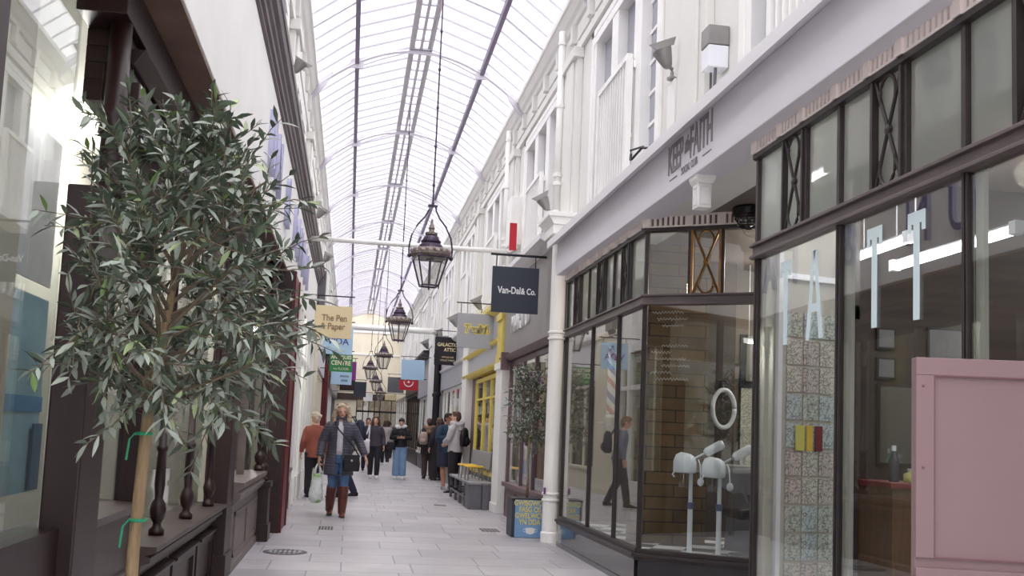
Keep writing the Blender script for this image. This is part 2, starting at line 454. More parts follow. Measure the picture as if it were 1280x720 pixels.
for k in range(-4, 9):                                   # plain rafters half way between
    m = MB()
    y = 16.4 + 4.7 * k + 2.35
    for a, c in zip(RP, RP[1:]): m.tube([(a[0], y, a[1] - 0.06), (c[0], y, c[1] - 0.06)], 0.014, 5)
    m.obj('rafter', M['truss'], roof)

# far end wall
m = MB()
m.box(-3.6, 6.8, YE, YE + 0.3, 3.3, 8.4)
for a, c in ((-3.6, 0.35), (3.4, 6.8)): m.box(a, c, YE, YE + 0.3, 0, 3.3)
we = tag(m.obj('wall_far', M['cream']), 'cream end wall of the arcade', 'wall', None, 'structure')
m = MB(); m.box(-1.0, 2.8, YE - 0.12, YE, 3.0, 3.35); m.obj('fascia', M['interiordark'], we)
m = MB(); m.box(-1.0, 2.8, YE - 0.05, YE, 5.6, 5.7); m.box(-1.0, 2.8, YE - 0.05, YE, 6.9, 7.05); m.obj('string_course', M['white'], we)
dr = structure('door_1', 'dark glazed doors at the far end', 'door', (0, YE, 0))
m = MB()
for x in (0.35, 0.72, 1.04, 1.38, 1.70, 2.35, 2.7, 3.05, 3.35): m.box(x, x + 0.05, 0.02, 0.12, 0, 3.3)
m.box(0.35, 3.4, 0.02, 0.12, 2.3, 2.4)
m.obj('frame', M['black'], dr)
MB().box(0.35, 3.4, 0.06, 0.08, 0, 3.3).obj('pane', M['glass'], dr)
MB().box(-3.6, 6.8, YE + 2.0, YE + 2.1, 0, 4).obj('wall_back_lane', M['interior']) ['kind'] = 'structure'

# ------------------------------------------------------------------ framed shop windows
def lattice(m, u0, u1, z0, z1, d=0.0, r=0.011):
    uc, zc, hw, hh = (u0+u1)/2, (z0+z1)/2, (u1-u0)/2, (z1-z0)/2
    for s in (1, -1):
        m.tube([(uc + s*hw*0.92, d, zc - hh), (uc, d, zc), (uc - s*hw*0.92, d, zc + hh)], r, 6)
        k = 0.62
        m.tube([(uc + hw*0.86*k*math.cos(a), d - 0.004, zc + s*(hh*0.66 + hh*0.32*math.sin(a))) for a in [PI*j/10 for j in range(11)]], r*0.85, 6)
        for q in (1, -1): m.tube([(uc + q*hw*0.86*k, d - 0.004, zc + s*hh*0.66), (uc + q*hw*0.5, d - 0.004, zc + s*hh*0.5)], r*0.85, 6)
    m.box(u0 - 0.008, u0 + 0.012, d - 0.02, d + 0.02, z0, z1); m.box(u1 - 0.012, u1 + 0.008, d - 0.02, d + 0.02, z0, z1)
    m.lathe([(0.002, -0.016), (0.026, -0.01), (0.026, 0.01), (0.002, 0.016)], (0, 0, 0), 10, Matrix.Translation((uc, d, zc)) @ Matrix.Rotation(PI/2, 4, 'X'))

def shop_window(label, P, Q, posts, zs=(0.33, 2.62, 2.72, 3.35, 3.465), lat=(), latmat='bronze', toppost=(), topmat='frost', panemat='glass', plain_frieze=False, lining=False):
    P = Vector((P[0], P[1], 0)); Q = Vector((Q[0], Q[1], 0)); d = Q - P; L = d.length
    root = structure(wname(), label, 'window', P); root.rotation_euler = (0, 0, math.atan2(d.y, d.x))
    zsill, zt0, zt1, zh, zf = zs
    m = MB()
    for u in [0.0] + list(posts) + [L]:
        m.box(u - 0.017, u + 0.017, -0.018, 0.02, zsill, zt0); m.box(u - 0.007, u + 0.007, -0.026, -0.018, zsill, zt0)
    m.box(0, L, -0.035, 0.035, zsill, zsill + 0.04)
    m.box(-0.03, L + 0.03, -0.075, 0.05, zsill - 0.03, zsill); m.box(-0.03, L + 0.03, -0.055, 0.05, zsill - 0.06, zsill - 0.03)
    m.obj('frame', M['bronze'], root, bevel=0.003)
    if lining:
        m = MB()
        for u in [0.0] + list(posts) + [L]:
            for q in (-1, 1): m.box(*sorted((u + q*0.02, u + q*0.075)), 0.028, 0.05, zsill, zt0)
        m.obj('inner_lining', M['interiorlight'], root)
    m = MB()
    m.box(-0.03, L + 0.03, -0.03, 0.04, zt0, zt1); m.box(-0.03, L + 0.03, -0.055, -0.03, zt0, zt0 + 0.02); m.box(-0.03, L + 0.03, -0.055, -0.03, zt1 - 0.02, zt1)
    m.obj('transom', M['transom'], root, bevel=0.003)
    m = MB()
    for u in [0.0] + list(toppost) + [L]: m.box(u - 0.016, u + 0.016, -0.02, 0.02, zt1, zh)
    m.box(-0.03, L + 0.03, -0.04, 0.03, zh - 0.035, zh)
    m.obj('toplight_frame', M['bronze'], root, bevel=0.003)
    us = [0.0] + list(posts) + [L]
    for a, c in zip(us, us[1:]):
        MB().box(a + 0.017, c - 0.017, -0.003, 0.003, zsill + 0.04, zt0).obj('pane', M[panemat], root)
    us = [0.0] + list(toppost) + [L]
    for a, c in zip(us, us[1:]):
        MB().box(a + 0.022, c - 0.022, 0.006, 0.012, zt1, zh - 0.035).obj('toplight', M[topmat], root)
    for (a, c) in lat:
        m = MB(); lattice(m, a, c, zt1, zh - 0.035, -0.012); m.obj('lattice_panel', M[latmat], root, smooth=False)
    if plain_frieze:
        m = MB(); m.box(-0.02, L + 0.02, -0.035, 0.02, zh, zf); m.obj('frieze', M['frieze'], root)
        m = MB(); m.box(-0.02, L + 0.02, -0.055, -0.035, zh, zh + 0.015); m.box(-0.02, L + 0.02, -0.055, -0.035, zf - 0.02, zf)
        for u in us: m.box(u - 0.035, u + 0.035, -0.055, -0.035, zh, zf)
        m.obj('frieze_moulding', M['frieze'], root)
    else:
        fb = MB(); fb.box(-0.02, L + 0.02, -0.02, 0.02, zh, zf); f = fb.obj('frieze', M['frieze_gap'], root)
        m = MB(); n = int(L / 0.047)
        for k in range(n):
            u = (k + 0.5) * L / n; m.box(u - 0.0135, u + 0.0135, -0.04, -0.02, zh + 0.012, zf - 0.012)
        m.box(-0.02, L + 0.02, -0.045, -0.02, zh, zh + 0.014); m.box(-0.02, L + 0.02, -0.05, -0.02, zf - 0.014, zf)
        for u in us: m.box(u - 0.03, u + 0.03, -0.055, -0.02, zh, zf)
        m.obj('dentils', M['frieze'], f)
    m = MB(); m.box(0, L, -0.04, 0.04, 0, zsill - 0.06); m.box(0, L, -0.05, -0.04, 0, 0.05)
    m.obj('stall_riser', M['blackgloss'], root)
    return root

# Keep the Faith barber shop (right)
wA = shop_window('tall bronze framed window lettered TATT at the near end', (2.7, 6.16), (2.7, 1.6), (1.11, 2.24, 3.36), lat=((0.41, 0.68), (1.48, 1.75), (2.6, 2.87)), toppost=(0.39, 0.70, 1.11, 1.46, 1.77, 2.24, 2.58, 2.89, 3.36), topmat='frost', lining=True)
# TATT vinyl letters, flat on the pane
def vinyl_t(m, u):
    m.box(u - 0.024, u + 0.024, -0.009, -0.005, 1.995, 2.47); m.box(u - 0.072, u + 0.072, -0.009, -0.005, 2.47, 2.53)
    for s in (1, -1): m.box(*sorted((u + s * 0.072, u + s * 0.045)), -0.009, -0.005, 2.43, 2.47)
for u, ch in ((0.44, 'T'), (0.82, 'A'), (1.48, 'T'), (1.86, 'T')):
    m = MB()
    if ch == 'T': vinyl_t(m, u)
    else:
        for s in (1, -1):
            m.prism([(u + s*0.008 - 0.018, 2.53), (u + s*0.008 + 0.018, 2.53), (u + s*0.082 + 0.02, 1.995), (u + s*0.082 - 0.02, 1.995)], 'y', -0.009, -0.005)
        m.box(u - 0.05, u + 0.05, -0.0085, -0.0055, 2.16, 2.21)
    m.obj('lettering', M['vinyl'], wA)
wB = shop_window('angled barber shop window with a brass lattice toplight', (2.7, 8.66), (3.62, 8.1), (), lat=((0.42, 0.68),), latmat='gold', toppost=(0.40, 0.70), topmat='glass')
for k in range(11):                                       # illegible white handwriting on the angled pane
    z = 2.55 - k * 0.062; r_ = random.Random(k + 40); x0 = 0.06 + 0.05 * (k % 3); n_ = 26 + r_.randint(-6, 10)
    if k in (3, 4): continue
    m = MB(); m.tube([(x0 + j * 0.009, -0.007, z + 0.016 * math.sin(j * 1.9 + k) * r_.uniform(0.4, 1.2)) for j in range(n_)], 0.0022, 4)
    m.obj('handwriting', M['interiorlight'], wB)
wC = shop_window('three-pane bronze barber shop window beside the white column', (2.7, 11.95), (2.7, 8.68), (1.35, 2.42), lat=((0.42, 0.70), (1.52, 1.80), (2.5, 2.75)), toppost=(0.40, 0.72, 1.10, 1.50, 1.82, 2.16, 2.48, 2.78), topmat='frost', plain_frieze=True)
wD = shop_window('barber shop window turning back into the entrance lobby', (3.42, 6.52), (2.72, 6.18), (), toppost=(0.6,), topmat='frost')

fas = structure(tname(), 'long pale shop fascia with tall grey lettering', 'fascia', (0, 0, 0))
MB().box(2.55, 2.8, YB, 12.05, 3.434, 3.86).obj('fascia_board', M['fascia'], fas, bevel=0.006)
m = MB(); m.prism([(2.8, 3.87), (2.56, 3.865), (2.5, 3.84), (2.45, 3.80), (2.43, 3.79), (2.43, 3.885), (2.8, 3.93)], 'y', YB, 12.15); m.obj('cornice', M['cornice'], fas)
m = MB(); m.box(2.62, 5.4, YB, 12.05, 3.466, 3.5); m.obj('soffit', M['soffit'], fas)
text('KEEP', 0.345, M['pebble'], fas, (2.546, 7.48, 3.69), FACE_LEFT, 0.003, 0.5, bold=0.004)
text('the', 0.2, M['pebble'], fas, (2.546, 7.2, 3.72), (PI/2, -0.0, -PI/2), 0.003, 0.55, shear=0.5)
text('FAITH', 0.36, M['pebble'], fas, (2.546, 6.90, 3.70), FACE_LEFT, 0.003, 0.5, bold=0.004)
text('SOCIAL CLUB', 0.085, M['pebble'], fas, (2.546, 7.15, 3.53), FACE_LEFT, 0.002, 0.7)
m = MB(); m.box(2.544, 2.55, 7.44, 7.62, 3.527, 3.533); m.box(2.544, 2.55, 6.68, 6.86, 3.527, 3.533); m.obj('rule', M['pebble'], fas)

# hanging bracket box under the fascia
t = thing('hanging_corbel', 'white panelled corbel hanging under the long pale barber shop fascia', 'corbel', (2.64, 7.10, 3.18))
m = MB(); m.box(-0.055, 0.055, -0.06, 0.06, 0, 0.19)
m.obj('block', M['white'], t, bevel=0.004)
m = MB(); m.prism([(-0.055, 0.19), (0.055, 0.19), (0.075, 0.225), (0.08, 0.255), (-0.08, 0.255), (-0.075, 0.225)], 'y', -0.085, 0.085); m.obj('capping', M['white'], t)
m = MB()
for a, c, e, f in ((-0.045, -0.033, 0.02, 0.17), (0.033, 0.045, 0.02, 0.17), (-0.033, 0.033, 0.02, 0.032), (-0.033, 0.033, 0.158, 0.17)):
    m.box(a, c, -0.066, -0.06, e, f); m.box(-0.061, -0.055, a, c, e, f)
m.obj('panel_moulding', M['cornice'], t)

# white column between the two shops
col = structure('trim_column', 'white column with a moulded capital beside the barber shop', 'column', (2.64, 12.33, 0))
m = MB(); m.lathe([(0.115, 0), (0.115, 0.12), (0.10, 0.14), (0.098, 3.95), (0.12, 3.99)], seg=20); m.obj('shaft', M['white'], col, smooth=False)
m = MB()
for z in (0.52, 0.60, 2.62, 2.70):
    m = MB(); m.lathe([(0.10, z), (0.118, z + 0.01), (0.118, z + 0.03), (0.10, z + 0.04)], seg=20); m.obj('collar', M['white'], col)
m = MB(); m.box(-0.16, 0.16, -0.3, 0.3, 3.98, 4.10); m.prism([(-0.16, 4.10), (0.16, 4.10), (0.22, 4.2), (-0.22, 4.2)], 'y', -0.33, 0.33); m.box(-0.24, 0.2, -0.36, 0.36, 4.2, 4.26)
m.obj('capital', M['white'], col, bevel=0.006)
MB().box(-0.11, -0.095, -0.13, -0.06, 0.62, 0.70).obj('label_plate', M['purple'], col)

# barber shop interior
m = MB()
m.prism([(2.74, 8.68), (3.62, 8.14), (6.4, 8.14), (6.4, 12.3), (2.74, 12.3)], 'z', 0.0, 0.30)
m.prism([(2.74, 1.5), (6.4, 1.5), (6.4, 6.55), (3.44, 6.55), (2.74, 6.2)], 'z', 0.0, 0.30)
tag(m.obj('floor_shop', M['checker']), 'black and white tiled barber shop floor', 'floor', None, 'structure')
m = MB(); m.box(2.95, 3.76, 9.8, 9.95, 0.30, 3.46)
tag(m.obj('wall_blocks', M['blocks']), 'brown stone block wall inside the barber shop', 'wall', None, 'structure')
m = MB(); m.box(3.5, 6.4, 6.9, 7.0, 0.30, 3.46)
tag(m.obj('wall_planks', mat('plank_wall', S(52, 40, 34), 0.6, var=0.4, vscale=2.2, stretch=(0.5, 1, 7))), 'dark plank wall at the back of the tattoo room', 'wall', None, 'structure')
m = MB(); m.box(6.3, 6.4, 1.5, 12.3, 0.30, 3.46); m.box(2.8, 6.4, 12.12, 12.3, 0.3, 3.46); m.box(3.86, 6.4, 11.0, 11.1, 0.3, 3.46); m.box(2.75, 6.4, 1.4, 1.5, 0.3, 3.46)
tag(m.obj('wall_shop_back', M['interior']), 'brown back wall of the barber shop', 'wall', None, 'structure')
d2 = structure('door_2', 'dark glazed barber shop door deep in the lobby', 'door', (3.6, 7.3, 0))
m = MB()
for y in (-0.8, -0.45, 0.4, 0.75): m.box(-0.03, 0.03, y, y + 0.06, 0, 3.46)
m.box(-0.03, 0.03, -0.8, 0.8, 2.3, 2.4); m.box(-0.03, 0.03, -0.4, 0.42, 0, 0.3)
m.obj('frame', M['bronze'], d2)
MB().box(-0.006, 0.006, -0.78, 0.78, 0.3, 3.4).obj('pane', M['glass'], d2)
# ------------------------------------------------------------------ things in the barber shop windows
def lamp_tube(p, q, label, group=None, m='tube', r=0.026):
    p, q = Vector(p), Vector(q); mid = (p + q) / 2
    t = thing('strip_light', label, 'light', mid, 0, group)
    MB().tube([p - mid, q - mid], r, 10).obj('light_tube', M[m], t, smooth=True)
    k = MB(); dz = Vector((0, 0, r + 0.012))
    k.tube([p - mid + dz, q - mid + dz], 0.016, 6)
    for e in (p - mid, q - mid): k.box(e.x - 0.03, e.x + 0.03, e.y - 0.03, e.y + 0.03, -r + e.z, r + 0.03 + e.z)
    for f in (0.2, 0.8):
        e = (p - mid).lerp(q - mid, f); k.tube([e + dz, (e.x, e.y, 3.46 - mid.z)], 0.005, 5)
    k.obj('fitting', M['plastic'], t)
lamp_tube((3.7, 6.72, 2.79), (3.7, 6.0, 2.80), 'upper lit strip light behind the tall T of the near window')
lamp_tube((3.9, 6.50, 2.70), (3.9, 5.2, 2.71), 'lower lit strip light nearest the pink board')
lamp_tube((3.15, 6.1, 2.86), (3.15, 5.45, 2.87), 'lit strip light above the flash sheet display')
lamp_tube((3.05, 6.15, 3.2), (3.05, 5.85, 3.2), 'short lit tube glowing behind the frosted toplight')
lamp_tube((4.5, 10.6, 2.55), (4.75, 10.6, 2.55), 'small lit tube over the hair wash area', m='warmtube', r=0.014)
lamp_tube((4.6, 9.4, 3.2), (4.6, 8.6, 3.2), 'lit strip light under the ceiling of the hair wash room', m='warmtube')

def steamer(x, y, z0, label, a, group='facial steamers in the barber window', h=0.0):
    t = thing('facial_steamer', label, 'steamer', (x, y, z0), a, group)
    m = MB(); m.tube([(0, 0, 0.02), (0, 0, 0.46)], 0.024, 10); m.lathe([(0.13, 0), (0.13, 0.015), (0.03, 0.03)], seg=16); m.obj('stand', M['plastic'], t, smooth=False)
    m = MB(); m.tube([(0, 0, 0.46), (0, 0, 0.80 + h)], 0.019, 10); m.obj('inner_pole', M['plastic'], t)
    m = MB(); m.lathe([(0.024, 0.43), (0.031, 0.435), (0.031, 0.49), (0.024, 0.495)], seg=12); m.obj('height_collar', M['bluering'], t)
    m = MB(); m.loft([(-0.06, 0, 0.77 + h), (-0.06, 0, 0.79 + h), (-0.06, 0, 0.88 + h), (-0.055, 0, 0.93 + h), (-0.05, 0, 0.955 + h)], [(0.10, 0.125), (0.11, 0.135), (0.108, 0.132), (0.09, 0.115), (0.05, 0.07)], 18)
    m.obj('housing', M['plastic'], t, smooth=True)
    m = MB(); m.lathe([(0.052, 0.0), (0.055, -0.01), (0.05, -0.13), (0.045, -0.14)], (-0.07, 0, 0.775 + h), 14); m.obj('water_jar', M['clearcup'], t, smooth=True)
    m = MB(); m.tube([(0.02, 0, 0.90 + h), (0.07, 0, 0.93 + h), (0.15, 0, 0.975 + h)], 0.012, 8); m.tube([(0.0, 0.03, 0.90 + h), (0.07, 0.03, 0.92 + h), (0.15, 0.01, 0.96 + h)], 0.007, 6); m.obj('arm', M['steel'], t)
    m = MB(); m.loft([(0.13, 0, 0.96 + h), (0.15, 0, 0.975 + h), (0.28, 0, 1.05 + h), (0.30, 0, 1.06 + h)], [0.03, 0.043, 0.046, 0.034], 14); m.obj('nozzle', M['plastic'], t, smooth=True)
    m = MB(); m.tube([(0.06, -0.03, 0.90 + h), (0.075, -0.05, 0.85 + h), (0.08, -0.06, 0.72 + h)], 0.007, 6); m.ell((0.08, -0.06, 0.69 + h), 0.032, 0.032, 0.04); m.obj('steam_bulb', M['plastic'], t)
    m = MB(); m.tube([(-0.16, -0.04, 0.79 + h), (-0.185, -0.05, 0.75 + h), (-0.17, -0.06, 0.73 + h)], 0.009, 6); m.obj('side_hook', M['plastic'], t)
    return t
steamer(3.25, 8.86, 0.30, 'white facial steamer on a stand, in front of the brown block wall', -0.15, h=0.0)
steamer(3.48, 8.72, 0.30, 'white facial steamer on a stand, beside the grey hair wash basin', -0.1, h=-0.03)

# hair wash basin and chair
t = thing('hair_wash_basin', 'grey hair wash basin tilted behind the second steamer', 'basin', (4.0, 9.4, 0.30))
m = MB(); m.loft([(0, 0, 0.56), (0, 0.0, 0.62), (0, 0.0, 0.72), (0, 0, 0.80), (0, 0, 0.83)], [(0.10, 0.12), (0.2, 0.22), (0.26, 0.27), (0.28, 0.3), (0.27, 0.29)], 20, (0, 1, 0)); m.obj('bowl', M['grey'], t, smooth=True)
m = MB(); m.lathe([(0.26, 0.82), (0.285, 0.83), (0.285, 0.85), (0.25, 0.85)], seg=22); m.obj('rim', M['galv'], t, smooth=True)
m = MB(); m.prism([(-0.14, 0), (0.14, 0), (0.10, 0.58), (-0.10, 0.58)], 'y', -0.12, 0.12); m.obj('pedestal', M['darkgrey'], t)
m = MB(); m.tube([(0.1, 0.22, 0.82), (0.1, 0.2, 0.98), (0.05, 0.12, 1.0)], 0.012, 8); m.obj('tap', M['steel'], t)
t = thing('salon_chair', 'black salon chair with a steel arm at the foot of the wash basin', 'chair', (3.80, 8.75, 0.30))
m = MB(); m.prism([(-0.2, 0.36), (0.3, 0.42), (0.3, 0.52), (-0.2, 0.46)], 'y', -0.22, 0.22); m.obj('seat', M['black'], t, bevel=0.03)
m = MB(); m.prism([(0.26, 0.46), (0.38, 0.5), (0.5, 0.82), (0.42, 0.86)], 'y', -0.2, 0.2); m.obj('backrest', M['black'], t, bevel=0.03)
m = MB(); m.tube([(-0.05, -0.24, 0.66), (0.02, -0.24, 0.5), (0.14, -0.24, 0.02)], 0.013, 8); m.obj('arm', M['steel'], t)
m = MB(); m.tube([(0.02, 0.24, 0.66), (0.08, 0.24, 0.5), (0.12, 0.24, 0.44)], 0.013, 8); m.obj('arm', M['steel'], t)
m = MB(); m.lathe([(0.24, 0), (0.24, 0.03), (0.05, 0.05), (0.04, 0.38)], (0.05, 0, 0), 18); m.obj('base', M['steel'], t)
# ring
t = thing('wall_ring', 'white oval ring hanging on the shadowed wall past the block wall', 'ring', (4.22, 10.5, 1.76))
m = MB(); pts = [(0.13 * math.cos(a), 0, 0.215 * math.sin(a)) for a in [2*PI*k/36 for k in range(37)]]
m.loft(pts, [0.026] * 37, 10, (0, 1, 0)); m.obj('hoop', M['plastic'], t, smooth=True)
m = MB(); m.box(-0.03, 0.03, 0.02, 0.06, 0.20, 0.32); m.tube([(0, 0.0, 0.21), (0, 0.04, 0.29)], 0.012); m.obj('hanger', M['black'], t)
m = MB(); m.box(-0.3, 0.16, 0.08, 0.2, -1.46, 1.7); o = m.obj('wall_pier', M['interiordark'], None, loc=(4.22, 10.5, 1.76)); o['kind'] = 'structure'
# framed barber notices
def notice(x, y, z, w, h, label, m, cat='notice', facing=0.0, d=0.02):
    t = thing('framed_notice', label, cat, (x, y, z), facing)
    MB().box(-w/2, w/2, -d, 0, -h/2, h/2).obj('frame', M['black'], t, bevel=0.004)
    MB().box(-w/2 + 0.018, w/2 - 0.018, -d - 0.003, -d, -h/2 + 0.018, h/2 - 0.018).obj('print', m, t)
    return t
notice(4.75, 10.98, 1.55, 0.3, 1.1, 'tall cream notice with black sketches beside the white ring', scribble('print_tall', 1.3, S(206, 200, 180)))
t = thing('barber_picture', 'dark picture of a spiral barber pole high on the back wall', 'picture', (4.72, 10.98, 2.36))
MB().box(-0.12, 0.12, -0.03, 0, -0.32, 0.32).obj('frame', M['black'], t)
m = MB(); m.tube([(0, -0.05, -0.24), (0, -0.05, 0.2)], 0.055, 10); m.ell((0, -0.05, 0.25), 0.06, 0.05, 0.06); m.obj('pole_figure', M['galv'], t)
# shelves of boards right of block wall
for k, z in enumerate((2.1, 2.28)):
    MB().box(3.9, 4.5, 10.75, 10.98, z, z + 0.03).obj('board_shelf', M['darkwood'])
    tag(bpy.data.objects[-1] if False else C.objects[-1], ['lower dark board shelf over the white ring', 'upper dark board shelf over the white ring'][k], 'shelf')

# barber pole in the far bay
t = thing('barber_pole', 'red white and blue striped barber pole in the far barber window', 'barber pole', (2.86, 10.36, 1.45))
def pole_mat():
    m = bpy.data.materials.new('barber_stripes'); m.use_nodes = True
    nt = m.node_tree; b = nt.nodes['Principled BSDF']; tc = nt.nodes.new('ShaderNodeTexCoord'); sp = nt.nodes.new('ShaderNodeSeparateXYZ')
    nt.links.new(tc.outputs['Object'], sp.inputs[0])
    at = nt.nodes.new('ShaderNodeMath'); at.operation = 'ARCTAN2'; nt.links.new(sp.outputs['Y'], at.inputs[0]); nt.links.new(sp.outputs['X'], at.inputs[1])
    a = nt.nodes.new('ShaderNodeMath'); a.operation = 'MULTIPLY_ADD'; a.inputs[1].default_value = 1/(2*PI); nt.links.new(at.outputs[0], a.inputs[0])
    z = nt.nodes.new('ShaderNodeMath'); z.operation = 'MULTIPLY'; z.inputs[1].default_value = 3.2; nt.links.new(sp.outputs['Z'], z.inputs[0]); nt.links.new(z.outputs[0], a.inputs[2])
    fr = nt.nodes.new('ShaderNodeMath'); fr.operation = 'FRACT'; nt.links.new(a.outputs[0], fr.inputs[0])
    r = nt.nodes.new('ShaderNodeValToRGB'); r.color_ramp.interpolation = 'CONSTANT'; e = r.color_ramp.elements
    e[0].position = 0; e[0].color = S(240, 240, 244); e[1].position = 0.28; e[1].color = S(200, 40, 50)
    for p, c in ((0.5, S(240, 240, 244)), (0.74, S(40, 60, 170))): q = e.new(p); q.color = c
    nt.links.new(fr.outputs[0], r.inputs['Fac']); nt.links.new(r.outputs['Color'], b.inputs['Base Color']); b.inputs['Roughness'].default_value = 0.2
    return m
MB().lathe([(0.05, 0.18), (0.05, 0.92)], seg=24).obj('striped_cylinder', pole_mat(), t, smooth=True)
m = MB(); m.lathe([(0.03, 0.02), (0.062, 0.05), (0.062, 0.14), (0.05, 0.18)], seg=18); m.ell((0, 0, 0.03), 0.04, 0.04, 0.04); m.obj('foot_cap', M['steel'], t, smooth=True)
m = MB(); m.lathe([(0.05, 0.92), (0.062, 0.95), (0.062, 0.98), (0.02, 1.0)], seg=18); m.ell((0, 0, 1.02), 0.035, 0.035, 0.04); m.obj('crown_cap', M['steel'], t, smooth=True)
for z in (0.08, 0.95): MB().box(-0.16, 0.0, -0.012, 0.012, z, z + 0.02).obj('bracket', M['steel'], t)

# tattoo flash display in the near window
fd = thing('display_board', 'pale display board of tattoo flash sheets inside the near window', 'display', (2.86, 6.16, 0.30), math.radians(14))
m = MB(); m.box(-0.13, 0.52, 0, 0.03, 0.0, 2.6); m.obj('backing', M['interiorlight'], fd)
m = MB()
for x in (-0.03, 0.50, 0.56): m.box(x, x + 0.035, -0.03, 0.03, 0, 2.95)
m.box(-0.03, 0.56, -0.03, 0.03, 2.2, 2.24)
m.obj('frame', M['plastic'], fd)
cols = [S(214, 212, 200), S(190, 204, 206), S(206, 196, 190), S(198, 206, 196)]
fm = [scribble('flash_ink_%d' % k, 2.0 + k * 1.7, cols[k]) for k in range(4)]
posc = ['left', 'middle', 'right']; rown = ['bottom', 'second lowest', 'third lowest', 'fourth lowest', 'fifth lowest', 'fifth highest', 'fourth highest', 'third highest', 'second highest', 'top']
Rz = Matrix.Translation(Vector((2.86, 6.16, 0.30))) @ Matrix.Rotation(math.radians(14), 4, 'Z')
for r in range(10):
    for c in range(3):
        p = Rz @ Vector((0.125 + c * 0.14, -0.004, 0.20 + r * 0.188))
        o = MB().box(-0.062, 0.062, -0.004, 0.003, -0.084, 0.084).obj('flash_sheet', fm[(r * 3 + c * 2 + r // 2) % 4], None, loc=p, rot=(0, 0, math.radians(14)))
        tag(o, 'tattoo flash sheet in the %s column, %s row of the display board' % (posc[c], rown[r]), 'poster', 'tattoo flash sheets')
for k, (w, cc) in enumerate(((0.075, S(210, 206, 110)), (0.05, S(226, 190, 80)), (0.06, S(120, 44, 48)))):
    p = Rz @ Vector((0.17 + k * 0.08, -0.016, 1.12))
    o = MB().box(-w/2, w/2, -0.004, 0.004, -0.085, 0.085).obj('colour_leaflet', mat('leaflet_%d' % k, cc, 0.5), None, loc=p, rot=(0, 0, math.radians(14)))
    tag(o, ['olive', 'amber', 'maroon'][k] + ' leaflet pinned on the flash sheet display', 'leaflet')

# back of the tattoo room
for k, z in enumerate((2.22, 1.99)):
    t = notice(4.06, 6.895, z, 0.16, 0.17, ['upper', 'lower'][k] + ' small grey plaque on the dark plank wall', M['darkgrey'], 'plaque')
t = thing('wall_mirror', 'wall mirror on the plank wall reflecting the bright arcade', 'mirror', (4.16, 6.895, 1.55))
MB().box(-0.17, 0.17, -0.02, 0, -0.30, 0.32).obj('frame', M['darkwood'], t)
MB().box(-0.15, 0.15, -0.024, -0.02, -0.28, 0.30).obj('silvering', mat('mirror_silver', S(200, 210, 206), 0.05, 1.0), t)
t = thing('back_counter', 'brown wooden counter under the wall mirror', 'counter', (4.2, 6.6, 0.30))
MB().box(-0.4, 0.9, -0.25, 0.26, 0, 0.80).obj('body', mat('counter_brown', S(104, 74, 50), 0.5, var=0.2, stretch=(6, 6, 0.6)), t)
MB().box(-0.43, 0.93, -0.28, 0.28, 0.80, 0.84).obj('worktop', mat('counter_red', S(128, 46, 46), 0.4), t, bevel=0.005)
def bottle(x, y, c, label, h=0.2, r=0.035):
    t = thing('bottle', label, 'bottle', (x, y, 1.14), 0, 'bottles on the tattoo room counter')
    MB().lathe([(r*0.9, 0), (r, 0.01), (r, h*0.6), (r*0.4, h*0.75), (r*0.35, h*0.85)], seg=12).obj('body', mat('bottle_' + label.split()[0], c, 0.2), t, smooth=True)
    MB().lathe([(r*0.45, h*0.85), (r*0.45, h)], seg=10).obj('cap', M['plastic'], t)
bottle(3.9, 6.5, S(60, 60, 64), 'black bottle at the left end of the counter', 0.26)
bottle(4.0, 6.45, S(200, 200, 120), 'yellow squat bottle on the counter', 0.1, 0.05)
bottle(4.12, 6.5, S(176, 186, 190), 'silver spray bottle in front of the mirror', 0.3, 0.045)
bottle(4.22, 6.45, S(170, 50, 50), 'red bottle in front of the mirror', 0.16)
bottle(4.31, 6.5, S(110, 160, 130), 'green bottle right of the red one', 0.24)
bottle(4.4, 6.5, S(190, 190, 196), 'white bottle closest to the pink board', 0.2)
t = notice(4.55, 6.895, 2.02, 0.3, 0.62, 'large grey picture above the pink board', M['darkgrey'], 'picture')

# pink board outside the near window
t = thing('pink_board', 'dusty pink panelled board on a narrower base in front of the near window', 'board', (2.11, 3.3, 0), -0.22)
m = MB(); m.box(-0.015, 0.50, 0.0, 0.05, 0.0, 0.895); m.box(-0.03, 0.52, -0.06, 0.11, 0.0, 0.05); m.obj('base', M['pink'], t, bevel=0.005)
m = MB(); m.box(-0.045, 0.52, 0.0, 0.035, 0.895, 1.705); m.obj('panel', M['pink'], t, bevel=0.005)
m = MB()
m.box(-0.045, 0.52, -0.018, 0, 1.64, 1.705); m.box(-0.045, 0.52, -0.018, 0, 0.895, 0.94); m.box(-0.045, 0.02, -0.018, 0, 0.975, 1.64); m.box(0.455, 0.52, -0.018, 0, 0.975, 1.64)
m.obj('frame', M['pink'], t, bevel=0.003)
m = MB(); m.box(0.02, 0.0235, -0.017, -0.001, 0.975, 1.64); m.box(0.0235, 0.455, -0.017, -0.001, 0.975, 0.9785); m.box(0.0235, 0.455, -0.017, -0.001, 1.6365, 1.64); m.obj('groove', M['pinkgroove'], t)
m = MB(); m.ell((-0.02, -0.02, 1.30), 0.006, 0.005, 0.006, 8, 5); m.ell((-0.02, -0.02, 1.60), 0.006, 0.005, 0.006, 8, 5); m.obj('screw', M['pinkgroove'], t)

